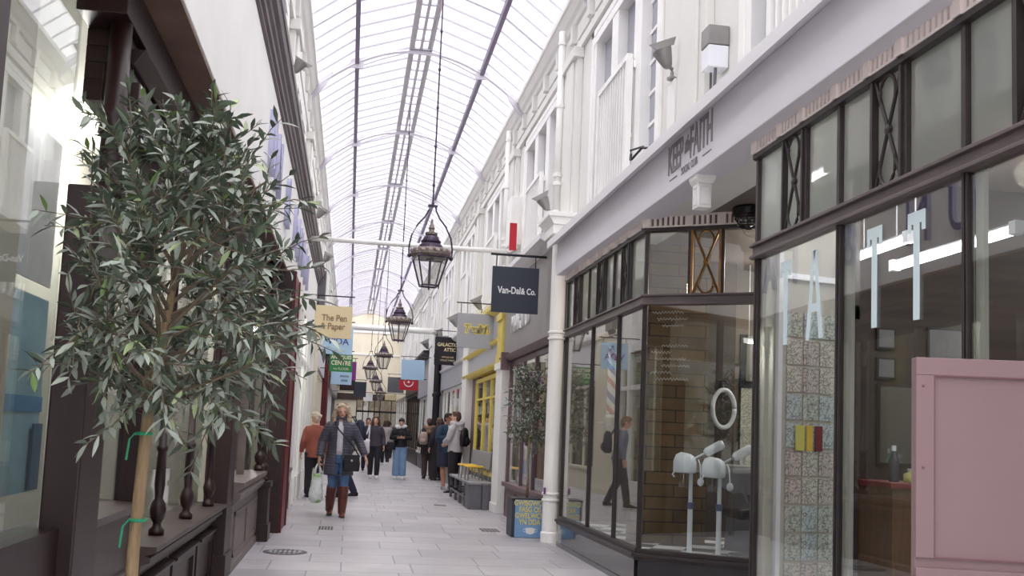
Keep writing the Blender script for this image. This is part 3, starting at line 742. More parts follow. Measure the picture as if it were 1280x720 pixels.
# cage lamp under the lobby soffit
t = thing('cage_lamp', 'black caged bulkhead lamp under the barber shop lobby ceiling', 'lamp', (3.42, 8.02, 3.46))
m = MB(); m.lathe([(0.14, 0), (0.15, -0.02), (0.14, -0.07), (0.11, -0.08)], seg=20); m.obj('base', M['black'], t)
m = MB(); m.ell((0, 0, -0.08), 0.10, 0.10, 0.09); m.obj('lamp_shade', M['lampglass'], t, smooth=True)
m = MB()
for k in range(6):
    a = 2*PI*k/6; m.tube([(0.125*math.cos(a)*q2, 0.125*math.sin(a)*q2, zz) for q2, zz in ((1, -0.07), (0.95, -0.12), (0.7, -0.165), (0.25, -0.185))], 0.006, 5)
for rr, zz in ((0.122, -0.1), (0.098, -0.15), (0.035, -0.185)):
    m.tube([(rr*math.cos(2*PI*k/20), rr*math.sin(2*PI*k/20), zz) for k in range(21)], 0.006, 5)
m.obj('cage', M['black'], t)
# ------------------------------------------------------------------ the other shops
def sx(side, x): return x if side == 'right' else mir(x)
def sbox(m, side, x0, x1, *r):
    a, c = sorted((sx(side, x0), sx(side, x1))); m.box(a, c, *r)

def shopfront(side, y0, y1, label, zs, mulls, fr, riser, xf=2.7, depth=0.9, back='interior', transom=None, panels=0):
    zsill, zh = zs
    root = structure(wname(), label, 'window', (0, 0, 0))
    m = MB()
    for y in [y0 + 0.04] + list(mulls) + [y1 - 0.04]: sbox(m, side, xf - 0.03, xf + 0.05, y - 0.04, y + 0.04, zsill, zh)
    sbox(m, side, xf - 0.03, xf + 0.05, y0, y1, zh - 0.08, zh); sbox(m, side, xf - 0.09, xf + 0.06, y0, y1, zsill - 0.05, zsill + 0.02)
    if transom: sbox(m, side, xf - 0.04, xf + 0.05, y0, y1, transom - 0.03, transom + 0.03)
    m.obj('frame', M[fr], root, bevel=0.005)
    ys = [y0] + list(mulls) + [y1]
    for a, c in zip(ys, ys[1:]):
        p = MB(); sbox(p, side, xf - 0.003, xf + 0.003, a + 0.03, c - 0.03, zsill, zh); p.obj('pane', M['glass'], root)
    m = MB(); sbox(m, side, xf - 0.03, xf + 0.06, y0, y1, 0, zsill - 0.05)
    r = m.obj('stall_riser', M[riser], root)
    if panels:
        m = MB(); w = (y1 - y0) / panels
        for k in range(panels):
            a, c = y0 + k*w + 0.08, y0 + (k+1)*w - 0.08
            for q in ((a, c, 0.1, 0.13), (a, c, zsill - 0.16, zsill - 0.13), (a, a + 0.03, 0.1, zsill - 0.13), (c - 0.03, c, 0.1, zsill - 0.13)):
                sbox(m, side, xf - 0.045, xf - 0.03, *q)
        m.obj('panel_moulding', M[riser], r)
    m = MB(); sbox(m, side, xf + depth, xf + depth + 0.05, y0, y1, 0, 3.4); sbox(m, side, xf + 0.06, xf + depth, y0 - 0.02, y0 + 0.02, 0, 3.4); sbox(m, side, xf + 0.06, xf + depth, y1 - 0.02, y1 + 0.02, 0, 3.4)
    sbox(m, side, xf, xf + depth, y0, y1, 3.36, 3.42); sbox(m, side, xf + 0.06, xf + depth, y0, y1, 0, zsill - 0.1)
    m.obj('display_recess', M[back], root)
    return root

def fascia(side, y0, y1, z0, z1, label, mt, xf=2.6, cmat='cornice', cproj=0.12, sub=None, submat=None):
    root = structure(tname(), label, 'fascia', (0, 0, 0))
    m = MB(); sbox(m, side, xf, 2.95, y0, y1, z0, z1); m.obj('fascia_board', M[mt], root, bevel=0.006)
    m = MB(); m.prism([(sx(side, x), z) for x, z in ((2.95, z1 - 0.04), (xf, z1 - 0.04), (xf - cproj*0.5, z1 - 0.01), (xf - cproj, z1 + 0.04), (xf - cproj, z1 + 0.12), (2.95, z1 + 0.16))], 'y', y0, y1)
    m.obj('cornice', M[cmat], root)
    if sub:
        for z in sub:
            m = MB(); m.prism([(sx(side, x), zz) for x, zz in ((2.95, z - 0.05), (xf - 0.0, z - 0.05), (xf - 0.05, z - 0.02), (xf - 0.07, z + 0.03), (2.95, z + 0.05))], 'y', y0, y1)
            m.obj('moulding', M[submat or cmat], root)
    return root
def pier(side, y0, y1, z0, z1, mt, label, x0=2.6, x1=2.95):
    m = MB(); sbox(m, side, x0, x1, y0, y1, z0, z1)
    w = (y1 - y0)
    sbox(m, side, x0 - 0.02, x0, y0 - 0.02, y1 + 0.02, z0, z0 + 0.16); sbox(m, side, x0 - 0.03, x0, y0 - 0.03, y1 + 0.03, z1 - 0.12, z1)
    o = m.obj(tname(), M[mt], bevel=0.006); return tag(o, label, 'pilaster', None, 'structure')

# shoe shop beside the column
f = fascia('right', 12.6, 16.7, 2.62, 3.98, 'dark grey fascia with raised white letters', 'greyfascia', 2.62, 'cornice', 0.2, (2.66,), 'mauvebrown')
MB().box(2.5, 2.64, 16.05, 16.15, 2.45, 2.75).obj('corbel', M['mauvebrown'], f)
for k, ch in enumerate('MARKU'):
    text(ch, 0.40, M['signwhite'], f, (2.595, 15.55 - k * 0.31, 3.16), FACE_LEFT, 0.02, 0.8)
shopfront('right', 12.7, 16.2, 'shoe shop window with a mauve brown frame behind the potted tree', (0.55, 2.6), (13.9, 14.9), 'mauvebrown', 'mauvebrown', back='interiorlight', panels=3)
t = structure('trim_ledge', 'inner ledge', 'ledge')
tag(MB().box(2.75, 3.2, 13.2, 15.8, 0.5, 0.62).obj('display_plinth', M['darkwood']), 'dark display plinth behind the shoe shop window', 'plinth')
bpy.data.objects.remove(t)
for k in range(4):
    s = thing('shoe', ['tan', 'brown', 'black', 'burgundy'][k] + ' leather shoe on the plinth in the shoe shop window', 'shoe', (2.86, 13.4 + k * 0.62, 0.62), 0.4 + k * 0.2, 'shoes on the window plinth')
    m = MB(); m.loft([(-0.12, 0, 0.05), (-0.08, 0, 0.06), (0.0, 0, 0.05), (0.1, 0, 0.035), (0.15, 0, 0.03)], [(0.025, 0.035), (0.035, 0.045), (0.037, 0.04), (0.042, 0.026), (0.025, 0.016)], 12, (0, 1, 0)); m.obj('upper', mat('leather_%d' % k, [S(170, 116, 66), S(92, 62, 44), S(36, 34, 34), S(94, 34, 40)][k], 0.35), s, smooth=True)
    m = MB(); m.box(-0.14, 0.16, -0.04, 0.04, 0, 0.015); m.obj('sole', M['black'], s, bevel=0.004)
tag(MB().box(3.3, 3.34, 13.0, 15.7, 1.0, 1.9).obj('red_display_panel', mat('display_red', S(180, 70, 60), 0.6)), 'faded red display panel inside the shoe shop window', 'panel')

pier('right', 16.45, 17.15, 0, 2.62, 'white', 'white lower half of the pilaster between the shoe shop and the yellow shop', 2.58)
pier('right', 16.6, 17.15, 2.62, 3.5, 'yellow', 'yellow upper half of the pilaster beside the grey fascia', 2.58)
# yellow shop
fascia('right', 17.15, 22.3, 2.58, 3.62, 'light grey fascia with yellow mouldings', 'lightgrey', 2.62, 'yellow', 0.14, (2.62, 3.06), 'yellow')
w = shopfront('right', 17.3, 20.6, 'yellow framed tall tearoom window', (0.62, 2.5), (18.35, 19.4), 'yellow', 'grey', back='interior')
m = MB(); 
m.box(2.69, 2.72, 17.3, 20.6, 2.05, 2.09)
m.obj('glazing_bar', M['yellow'], w)
MB().box(2.74, 3.0, 20.6, 21.7, 0, 2.6).obj('wall_recess', M['mauvebrown'])['kind'] = 'structure'
pier('right', 21.7, 22.5, 0, 3.5, 'white', 'white pilaster behind the two waiting men', 2.58)
# grey shop with white frames
fascia('right', 22.5, 28.2, 2.55, 3.7, 'pale grey fascia beyond the yellow shop', 'lightgrey', 2.62, 'cornice', 0.14, (3.1,), 'cornice')
shopfront('right', 22.6, 27.9, 'white framed window past the yellow shop', (0.6, 2.55), (23.7, 24.8, 25.9, 27.0), 'white', 'grey', back='interior')
# dark drain pipes and white column
p = thing('drain_pipes', 'pair of black drain pipes behind the square black hanging sign', 'pipe', (2.55, 28.7, 0))
for k, y in enumerate((-0.25, 0.35)):
    m = MB(); m.tube([(0, y, 0), (0, y, 4.2)], 0.08, 10)
    q = m.obj('pipe', M['black'], p)
    for z in (1.0, 2.4, 3.6):
        m = MB(); m.lathe([(0.08, z), (0.11, z + 0.02), (0.11, z + 0.1), (0.08, z + 0.12)], (0, y, 0), 10); m.obj('collar', M['black'], q)
pier('right', 28.2, 29.4, 0, 4.2, 'grey', 'dark grey pier behind the black drain pipes', 2.66)
pier('right', 29.4, 30.6, 0, 4.2, 'darkgrey', 'dark recess between the drain pipes and the white column', 2.75)
pier('right', 30.6, 31.6, 0, 4.2, 'white', 'white column left of the black drain pipes', 2.5)
fascia('right', 31.6, 37.5, 2.6, 3.9, 'grey fascia with panels past the white column', 'lightgrey', 2.6, 'black', 0.3)
shopfront('right', 31.7, 37.3, 'white framed shop window in the distance', (0.6, 2.6), (33.0, 34.5, 36.0), 'white', 'darkgrey', back='interiordark')
fascia('right', 37.5, 46.0, 2.9, 3.9, 'dark distant fascia', 'interiordark', 2.6, 'greyfascia', 0.15)
shopfront('right', 37.6, 45.8, 'dark timber shop window in the distance', (0.6, 2.9), (38.8, 40.0, 41.2, 42.4, 43.6, 44.8), 'darkwood', 'darkwood', back='interiordark')
shopfront('right', 46.0, 55.8, 'furthest shop window on the sunny side', (0.6, 3.0), (48.0, 50.0, 52.0, 54.0), 'white', 'darkgrey', back='interiordark')
fascia('right', 46.0, 56.0, 3.0, 3.9, 'furthest pale fascia', 'cream', 2.6, 'cornice', 0.15)

# ------------------------------------------------------------------ left side: mahogany shopfront
fl = structure(tname(), 'cream fascia with tall blue letters over the mahogany shopfront', 'fascia')
MB().box(-1.03, -0.9, YB, 22.3, 3.36, 4.62).obj('fascia_board', M['white'], fl, bevel=0.005)
m = MB()
m.prism([(-1.03, 4.58), (-0.9, 4.60), (-0.875, 4.62), (-0.875, 4.66), (-0.85, 4.67), (-0.845, 4.71), (-0.82, 4.73), (-0.815, 4.77), (-0.78, 4.79), (-0.765, 4.85), (-0.75, 4.86), (-0.75, 4.93), (-1.03, 4.98)], 'y', YB, 22.6)
m.obj('cornice', M['graycornice'], fl)
m = MB(); m.box(-1.03, -0.72, 22.3, 22.9, 4.0, 4.95); m.prism([(-1.03, 3.6), (-0.95, 3.62), (-0.78, 4.0), (-1.03, 4.0)], 'y', 22.3, 22.9); m.obj('cornice_bracket', M['darkgrey'], fl)
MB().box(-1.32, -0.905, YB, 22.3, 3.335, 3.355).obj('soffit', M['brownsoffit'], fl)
for k, ch in enumerate('UN & FAMILY'):
    if ch != ' ': text(ch, 0.86, M['bluelet'], fl, (-0.875, 9.2 + k * 0.78, 3.98), FACE_RIGHT, 0.025, 0.75, m2=M['chrome'])

ls = structure(wname(), 'mahogany bay window with turned spindles on a moulded sill', 'window')
def turned(m, x, y, z0, z1, r=0.036):
    k = r / 0.036
    prof = [(0.062*k, 0), (0.062*k, 0.03), (0.035*k, 0.05), (0.032*k, 0.07), (0.055*k, 0.10), (0.066*k, 0.15), (0.055*k, 0.19), (0.034*k, 0.215), (0.034*k, 0.23), (0.043*k, 0.30), (0.036*k, 0.50), (0.046*k, 0.505), (0.046*k, 0.53), (0.034*k, 0.535)]
    top = z1 - z0
    prof += [(0.033*k, top - 0.42), (0.048*k, top - 0.41), (0.048*k, top - 0.385), (0.035*k, top - 0.37), (0.05*k, top - 0.25), (0.036*k, top - 0.2), (0.05*k, top - 0.17), (0.036*k, top - 0.12), (0.06*k, top - 0.05), (0.06*k, top)]
    m.lathe(prof, (x, y, z0), 16)
for y in (6.05, 7.1, 8.2):
    m = MB(); turned(m, -1.11, y, 0.66, 2.82, 0.027); m.obj('spindle', M['darkwood'], ls, smooth=True)
m = MB()
m.prism([(-1.32, 0.52), (-1.08, 0.52), (-1.08, 0.55), (-1.03, 0.57), (-1.03, 0.595), (-1.06, 0.605), (-1.0, 0.625), (-1.0, 0.655), (-1.32, 0.665)], 'y', 5.5, 8.6); m.obj('sill', M['browngrey'], ls)
m = MB(); m.box(-1.32, -1.12, 5.5, 8.6, 0, 0.54)
m.obj('bulkhead', M['browngrey'], ls)
m = MB()
for a, c in ((5.55, 6.5), (6.6, 7.55), (7.65, 8.55)):
    for q in ((a, c, 0.36, 0.42), (a, c, 0.0, 0.08), (a, a + 0.07, 0.08, 0.36), (c - 0.07, c, 0.08, 0.36)): m.box(-1.12, -1.09, *q)
    m.prism([(-1.09, 0.42), (-1.12, 0.42), (-1.12, 0.47), (-1.06, 0.45), (-1.06, 0.435)], 'y', a, c)
m.obj('panel_moulding', M['darkwood'], ls)
for a, c in ((5.5, 7.1), (7.1, 8.55)):
    MB().box(-1.253, -1.247, a, c, 0.66, 2.82).obj('pane', M['glass'], ls)
m = MB(); m.box(-1.3, -1.05, 4.5, 12.3, 2.80, 2.90); m.box(-1.3, -1.10, 4.5, 12.3, 2.90, 2.98); m.prism([(-1.3, 2.98), (-1.08, 2.98), (-1.03, 3.06), (-1.3, 3.06)], 'y', 4.5, 12.3); m.box(-1.3, -1.12, 4.5, 12.3, 3.06, 3.14); m.box(-1.3, -1.08, 4.3, 12.3, 3.14, 3.33)
m.obj('head_moulding', M['darkwood'], ls, bevel=0.004)
for (y0, y1, x1, nm) in ((8.55, 8.98, -1.0, 'post'), (5.38, 5.46, -1.10, 'post')):
    m = MB(); m.box(x1 - (0.2 if y0 > 6 else 0.12), x1, y0, y1, 0, 2.82); m.box(x1 - 0.12, x1 + 0.02, y0 - 0.015, y1 + 0.015, 0, 0.22); m.obj(nm, M['darkwood'], ls, bevel=0.006)

ln = structure(wname(), 'mahogany shop window with a turned column at the near left', 'window')
m = MB(); m.box(-1.2, -1.06, 4.06, 4.42, 0, 2.3); m.obj('pilaster', M['darkwood'], ln, bevel=0.008)
m = MB(); m.lathe([(0.075, 2.3), (0.075, 2.36), (0.055, 2.40), (0.05, 2.60), (0.066, 2.62), (0.066, 2.65), (0.052, 2.67), (0.066, 2.69), (0.066, 2.72), (0.05, 2.75), (0.048, 3.33)], (-1.13, 4.42, 0), 18); m.obj('turned_column', M['darkwood'], ln, smooth=True)
m = MB(); m.box(-1.3, -1.12, 4.44, 5.38, 0, 0.86); m.prism([(-1.3, 0.86), (-1.08, 0.86), (-1.07, 0.9), (-1.3, 0.92)], 'y', 4.44, 5.38)
m.box(-1.12, -1.095, 4.44, 5.38, 0.50, 0.56); m.obj('bulkhead', M['browngrey'], ln)
MB().box(-1.203, -1.197, 4.44, 5.38, 0.9, 2.96).obj('pane', M['glass'], ln)
MB().box(-1.203, -1.197, 1.2, 4.06, 0.9, 3.33).obj('pane', M['glass'], ln)
m = MB(); m.box(-1.3, -1.12, 1.2, 4.36, 0, 0.9); m.obj('stall_riser', M['darkwood'], ln)
m = MB(); m.box(-1.23, -1.17, 3.1, 3.2, 0.9, 3.33); m.obj('frame', M['darkwood'], ln)
tag(MB().box(-1.5, -1.45, 1.2, 4.3, 0.9, 3.3).obj('window_blind', M['cream']), 'cream sheet standing in for a reflection in the near left window', 'blind')  # plain cream sheet imitating the opposite building's reflection in this pane

l2 = structure(wname(), 'panelled mahogany shop window beyond the dark corner post', 'window')
m = MB(); m.prism([(-1.3, 0.0), (-0.98, 0.0), (-0.98, 0.06), (-1.0, 0.08), (-1.0, 0.62), (-1.3, 0.62)], 'y', 8.98, 11.42); m.obj('bulkhead', M['panelgrey'], l2)
m = MB(); m.prism([(-1.3, 0.6), (-1.0, 0.6), (-0.94, 0.66), (-0.93, 0.70), (-0.96, 0.73), (-0.91, 0.77), (-0.91, 0.81), (-1.3, 0.83)], 'y', 8.98, 11.46); m.obj('sill', M['panelgrey'], l2)
m = MB(); m.box(-1.0, -0.985, 9.15, 11.3, 0.5, 0.53); m.box(-1.0, -0.985, 9.15, 11.3, 0.12, 0.15); m.box(-1.0, -0.985, 9.15, 9.18, 0.12, 0.53); m.box(-1.0, -0.985, 10.2, 10.24, 0.12, 0.53); m.box(-1.0, -0.985, 11.27, 11.3, 0.12, 0.53); m.obj('panel_moulding', M['panelgrey'], l2)
m = MB(); m.box(-1.14, -1.02, 9.0, 9.12, 0.82, 2.98); m.box(-1.14, -1.06, 10.3, 10.36, 0.82, 2.98); m.obj('frame', M['panelgrey'], l2)
MB().box(-1.103, -1.097, 9.1, 11.4, 0.82, 2.82).obj('pane', M['glass'], l2)
m = MB(); turned(m, -0.99, 11.34, 0.82, 2.82, 0.036); m.obj('spindle', M['darkwood'], l2, smooth=True)
m = MB(); m.box(-1.1, -0.88, 11.46, 11.78, 0, 0.66); m.box(-1.12, -0.86, 11.44, 11.80, 0.0, 0.2); m.box(-1.12, -0.86, 11.44, 11.80, 0.62, 0.69); m.obj('plinth', M['darkwood'], l2, bevel=0.006)
m = MB(); turned(m, -0.99, 11.62, 0.69, 3.33, 0.05); m.obj('column', M['darkwood'], l2, smooth=True)

rp = structure('trim_pilaster', 'dark red pilaster at the shop entrance on the left', 'pilaster')
m = MB(); m.box(-1.1, -0.79, 12.42, 13.5, 0, 3.33); m.box(-0.79, -0.775, 12.42, 12.55, 0, 3.33); m.box(-0.79, -0.775, 13.38, 13.5, 0, 3.33); m.obj('shaft', M['oxblood'], rp, bevel=0.005)
m = MB(); m.box(-1.1, -0.8, 12.385, 12.42, 0, 3.33); m.box(-1.05, -0.86, 12.37, 12.385, 0.2, 0.62); m.prism([(-1.0, 0.62), (-0.84, 0.62), (-0.84, 0.80), (-0.92, 0.72)], 'y', 12.34, 12.385); m.obj('front_board', M['darkwood'], rp)
# lobby back
m = MB(); m.box(-2.3, -2.2, 1.0, 22.3, 0, 3.4); m.box(-2.3, -1.2, 0.9, 1.0, 0, 3.4); m.box(-2.3, -1.1, 22.3, 22.4, 0, 3.4); m.box(-2.3, -1.25, 8.9, 8.95, 0, 3.4); m.box(-2.3, -1.2, 1.0, 22.3, 3.4, 3.45)
m.obj('wall_left_shop', M['interiorlight'])['kind'] = 'structure'
# oxblood window then white shop
l3 = structure(wname(), 'dark red framed window with a panelled riser', 'window')
m = MB()
for y in (13.5, 14.6, 15.9): m.box(-1.0, -0.93, y, y + 0.09, 0.62, 3.36)
m.obj('frame', M['oxblood'], l3)
for y in (14.1, 15.2): 
    m = MB(); turned(m, -0.95, y, 0.66, 3.2, 0.036); m.obj('spindle', M['darkwood'], l3, smooth=True)
m = MB(); m.box(-1.1, -0.93, 13.52, 16.0, 0, 0.60); m.prism([(-1.1, 0.58), (-0.93, 0.58), (-0.87, 0.64), (-0.87, 0.67), (-1.1, 0.68)], 'y', 13.52, 16.0)
for a, c in ((13.6, 14.3), (14.4, 15.1), (15.2, 15.85)):
    for q in ((a, c, 0.42, 0.46), (a, c, 0.1, 0.14), (a, a + 0.04, 0.1, 0.46), (c - 0.04, c, 0.1, 0.46)): m.box(-0.93, -0.915, *q)
m.obj('stall_riser', M['panelgrey'], l3)
MB().box(-0.983, -0.977, 13.55, 16.0, 0.66, 3.33).obj('pane', M['glass'], l3)
l4 = structure(wname(), 'white framed shop door and window before the cream pier', 'window')
m = MB()
for y in (16.0, 16.9, 18.0, 19.1, 20.2, 21.3, 22.1): m.box(-1.0, -0.88, y, y + 0.12, 0, 3.36)
m.box(-1.0, -0.9, 16, 22.2, 2.5, 2.6); m.box(-1.0, -0.9, 16, 22.2, 0, 0.45)
m.obj('frame', M['white'], l4, bevel=0.006)
MB().box(-0.973, -0.967, 16, 22.2, 0.45, 3.36).obj('pane', M['glass'], l4)
pier('left', 22.3, 24.2, 0, 4.0, 'cream', 'cream pier behind the woman with the carrier bag', 2.62)
shopfront('left', 24.2, 30.2, 'cream framed window past the cream pier', (0.6, 2.8), (25.5, 27.0, 28.5), 'cream', 'cream', back='interiorlight')
fascia('left', 24.2, 30.2, 2.85, 3.9, 'white fascia past the cream pier', 'fascia', 2.62, 'cornice')
pier('left', 30.2, 31.6, 0, 3.3, 'oxblood', 'dark red pier under the hanging signs on the left', 2.5)
shopfront('left', 31.6, 38.0, 'pale blue shop window in the distance', (0.7, 2.9), (33.0, 34.5, 36.0), 'paleblue', 'paleblue', back='interiordark')
fascia('left', 31.6, 38.0, 2.9, 3.7, 'dark fascia with a sloped awning', 'interiordark', 2.6, 'black', 0.25)
shopfront('left', 38.0, 46.5, 'dark shop window far down the left side', (0.6, 2.9), (39.5, 41.0, 42.5, 44.0), 'white', 'darkgrey', back='interiordark')
fascia('left', 38.0, 46.5, 2.9, 3.8, 'grey fascia far down the left side', 'greyfascia', 2.55, 'darkgrey', 0.2)
shopfront('left', 46.5, 55.8, 'furthest shop window on the left side', (0.6, 3.0), (48.0, 50.0, 52.0, 54.0), 'darkgrey', 'darkgrey', back='interiordark')
fascia('left', 46.5, 56.0, 3.0, 3.8, 'furthest fascia on the left side', 'greyfascia', 2.55, 'darkgrey', 0.2)

tag(MB().box(3.66, 3.72, 12.3, 56.0, 0, 3.6).obj('wall_right_back', M['interiordark']), None, None, None, 'structure')
tag(MB().box(-2.44, -2.38, 1.0, 56.0, 0, 3.6).obj('wall_left_back', M['interiordark']), None, None, None, 'structure')
# posters in the near left windows
tag(MB().box(-1.63, -1.62, 4.5, 5.34, 0.95, 1.95).obj('window_poster', mat('sea_poster', S(150, 190, 204), 0.5, var=0.25, vscale=3)), 'pale blue poster low in the near left window', 'poster')
tag(MB().box(-1.618, -1.61, 4.5, 5.34, 1.36, 1.44).obj('poster_band', mat('poster_band', S(70, 140, 186), 0.5)), 'bright blue band across the pale blue poster', 'poster strip')
tag(MB().box(-1.608, -1.598, 5.2, 5.34, 0.96, 1.3).obj('blue_folder', mat('folder_blue', S(40, 96, 124), 0.5)), 'dark blue folder beside the pale blue poster', 'folder')
tag(MB().box(-1.63, -1.62, 4.5, 5.34, 2.02, 2.8).obj('white_poster', mat('white_poster', S(226, 226, 230), 0.5, var=0.06, vscale=8)), 'white poster above the pale blue one', 'poster')
# ------------------------------------------------------------------ trees
def leaf_mat(name, top, under):
    m = bpy.data.materials.new(name); m.use_nodes = True
    nt = m.node_tree; b = nt.nodes['Principled BSDF']
    g = nt.nodes.new('ShaderNodeNewGeometry'); mx = nt.nodes.new('ShaderNodeMix'); mx.data_type = 'RGBA'
    mx.inputs['A'].default_value = top; mx.inputs['B'].default_value = under
    nt.links.new(g.outputs['Backfacing'], mx.inputs['Factor'])
    hv = nt.nodes.new('ShaderNodeHueSaturation'); ri = nt.nodes.new('ShaderNodeMath'); ri.operation = 'MULTIPLY_ADD'; ri.inputs[1].default_value = 0.7; ri.inputs[2].default_value = 0.65
    nt.links.new(g.outputs['Random Per Island'], ri.inputs[0]); nt.links.new(ri.outputs[0], hv.inputs['Value'])
    nt.links.new(mx.outputs['Result'], hv.inputs['Color']); nt.links.new(hv.outputs['Color'], b.inputs['Base Color'])
    b.inputs['Roughness'].default_value = 0.42
    return m
M['leaf'] = leaf_mat('olive_leaf', S(84, 98, 80), S(150, 160, 148))
M['leafyoung'] = leaf_mat('olive_leaf_young', S(118, 148, 84), S(160, 176, 132))

def add_leaf(bm, p, d, nrm, L, W, mi):
    d = d.normalized(); side = d.cross(nrm)
    if side.length < 1e-4: side = d.orthogonal()
    side.normalize(); nrm = side.cross(d).normalized()
    prof = [(0.0, 0.08), (0.18, 0.55), (0.45, 1.0), (0.75, 0.66), (1.0, 0.03)]
    rows = []
    for t, w in prof:
        c = p + d * (L * t) - nrm * (L * 0.16 * t * t)
        rows.append((bm.verts.new(c + side * (W * w * 0.5) + nrm * (W * 0.16 * w)), bm.verts.new(c), bm.verts.new(c - side * (W * w * 0.5) + nrm * (W * 0.16 * w))))
    for a, c in zip(rows, rows[1:]):
        for k in (0, 1):
            f = bm.faces.new([a[k], a[k+1], c[k+1], c[k]]); f.material_index = mi; f.smooth = True

def rv(r): 
    while True:
        v = Vector((r.uniform(-1, 1), r.uniform(-1, 1), r.uniform(-1, 1)))
        if 0.05 < v.length < 1: return v.normalized()

def olive_tree(root, seed, fork, top, centre, rx, ry, z0, z1, nb, L, W, twig=0.30, gap=0.026, trunk_r=0.022, extra=(), xmin=None, lean=(0, 0)):
    r = random.Random(seed)
    tb = MB(); fk = Vector((fork[0], fork[1], fork[2]))
    tb.tube([(0 , 0, 0), (fk.x * 0.3 + 0.006, fk.y * 0.3, fk.z * 0.33), (fk.x * 0.6 - 0.006, fk.y * 0.6, fk.z * 0.66), fk, fk.lerp(Vector(top), 0.5), Vector(top)], [trunk_r * 1.15, trunk_r * 1.05, trunk_r, trunk_r * 0.95, trunk_r * 0.6, trunk_r * 0.25], 10)
    tb.obj('trunk', M['bark'], root, smooth=True)
    wb = MB(); lb = bmesh.new()
    def ok(p): return xmin is None or p.x > xmin
    def leaves(pts, l, dens=1.0):
        for a, c in zip(pts, pts[1:]):
            seg = c - a; n = max(1, int(seg.length / gap * dens))
            ax = seg.normalized(); o = ax.orthogonal().normalized()
            for k in range(n):
                p = a + seg * ((k + r.random() * 0.6) / n); ang = r.uniform(0, 2 * PI)
                for sgn in (0, PI):
                    if r.random() < 0.1: continue
                    q = Matrix.Rotation(ang + sgn + r.uniform(-0.4, 0.4), 3, ax) @ o
                    dd = (q * 0.85 + ax * r.uniform(0.5, 1.1) + rv(r) * 0.25)
                    if ok(p + dd.normalized() * L):
                        add_leaf(lb, p, dd, (Vector((0, 0, 1)) + rv(r) * 0.7), L * r.uniform(0.65, 1.2), W * r.uniform(0.75, 1.2), 1 if r.random() < 0.06 else 0)
    ctr = Vector(centre)
    for i in range(nb):
        f = (i + r.random()) / nb
        zz = z0 + (z1 - z0) * f; a = i * 2.399 + r.uniform(-0.4, 0.4)
        prof = math.sin(PI * min(1, max(0, 0.22 + 0.72 * f))) ** 0.7
        tgt = Vector((ctr.x + rx * prof * math.cos(a), ctr.y + ry * prof * math.sin(a), zz + r.uniform(-0.05, 0.1)))
        st = fk.lerp(Vector(top), max(0.0, min(0.9, f * 0.8 - 0.05)))
        if not ok(tgt): tgt.x = xmin + 0.04
        mid = st.lerp(tgt, 0.5) + rv(r) * 0.05 + Vector((0, 0, 0.02))
        br = [st, mid, tgt]
        wb.tube(br, [trunk_r * 0.42, trunk_r * 0.28, trunk_r * 0.12], 5)
        leaves([mid, tgt], L, 1.0)
        for j in range(5):
            b0 = (mid if j % 2 else st.lerp(mid, 0.6)).lerp(tgt, r.uniform(0.1, 0.9))
            dr = ((tgt - ctr).normalized() * 0.7 + rv(r) * 0.9 + Vector((0, 0, 0.35))).normalized()
            b1 = b0 + dr * twig * r.uniform(0.4, 0.8); b2 = b1 + (dr + rv(r) * 0.4 + Vector((0, 0, -0.1))).normalized() * twig * r.uniform(0.25, 0.5)
            if not ok(b1) or not ok(b2): continue
            wb.tube([b0, b1, b2], [trunk_r * 0.13, trunk_r * 0.1, trunk_r * 0.06], 4)
            leaves([b0, b1, b2], L)
    for pts in extra:
        pts = [Vector(p) for p in pts]
        wb.tube(pts, [trunk_r * 0.2] * (len(pts) - 1) + [trunk_r * 0.07], 5); leaves(pts[1:] if len(pts) > 2 else pts, L, 0.8)
    wb.obj('branches', M['stake'], root)
    me = bpy.data.meshes.new('foliage'); lb.to_mesh(me); lb.free(); me.materials.append(M['leaf']); me.materials.append(M['leafyoung'])
    o = bpy.data.objects.new('foliage', me); C.objects.link(o); o.parent = root

TX, TY = -0.70, 3.4
ot = thing('olive_tree', 'tall olive tree with a slim trunk in front of the mahogany shopfront', 'tree', (TX, TY, 0))
olive_tree(ot, 11, (0.02, 0, 1.36), (0.12, 0, 2.25), (0.09, 0, 1.95), 0.36, 0.36, 1.46, 2.30, 40, 0.07, 0.018, twig=0.27, gap=0.024, trunk_r=0.021, xmin=-0.34,
           extra=[((0.1, 0, 1.9), (0.3, 0, 2.02), (0.38, -0.02, 2.2)), ((0.1, 0, 1.8), (0.28, 0.03, 1.9), (0.40, 0.02, 2.12)), ((0.05, 0, 1.5), (0.22, 0, 1.50), (0.38, 0, 1.53), (0.41, -0.02, 1.62)), ((0.1, 0, 2.1), (0.13, 0, 2.3), (0.16, 0, 2.40)), ((-0.05, 0, 1.5), (-0.2, -0.05, 1.9), (-0.22, -0.05, 2.28)), ((0.1, 0, 2.0), (0.2, 0, 2.2), (0.26, 0, 2.33)),
                  ((0.02, 0, 1.38), (-0.08, -0.02, 1.45), (-0.19, -0.03, 1.52)), ((0.02, 0, 1.36), (0.1, 0.0, 1.44), (0.26, 0, 1.52)), ((0.1, 0, 2.0), (0.36, 0, 2.2), (0.375, 0, 2.3))])
for z, q in ((1.30, 0.026), (1.01, 0.026)):
    m = MB(); m.tube([(0.012 + q*math.cos(2*PI*k/14), q*math.sin(2*PI*k/14), z) for k in range(15)], 0.006, 5)
    m.tube([(-0.012, -0.026, z), (-0.028, -0.03, z - 0.02), (-0.034, -0.03, z - 0.09)], 0.004, 5)
    m.obj('tree_tie', M['tie'], ot)

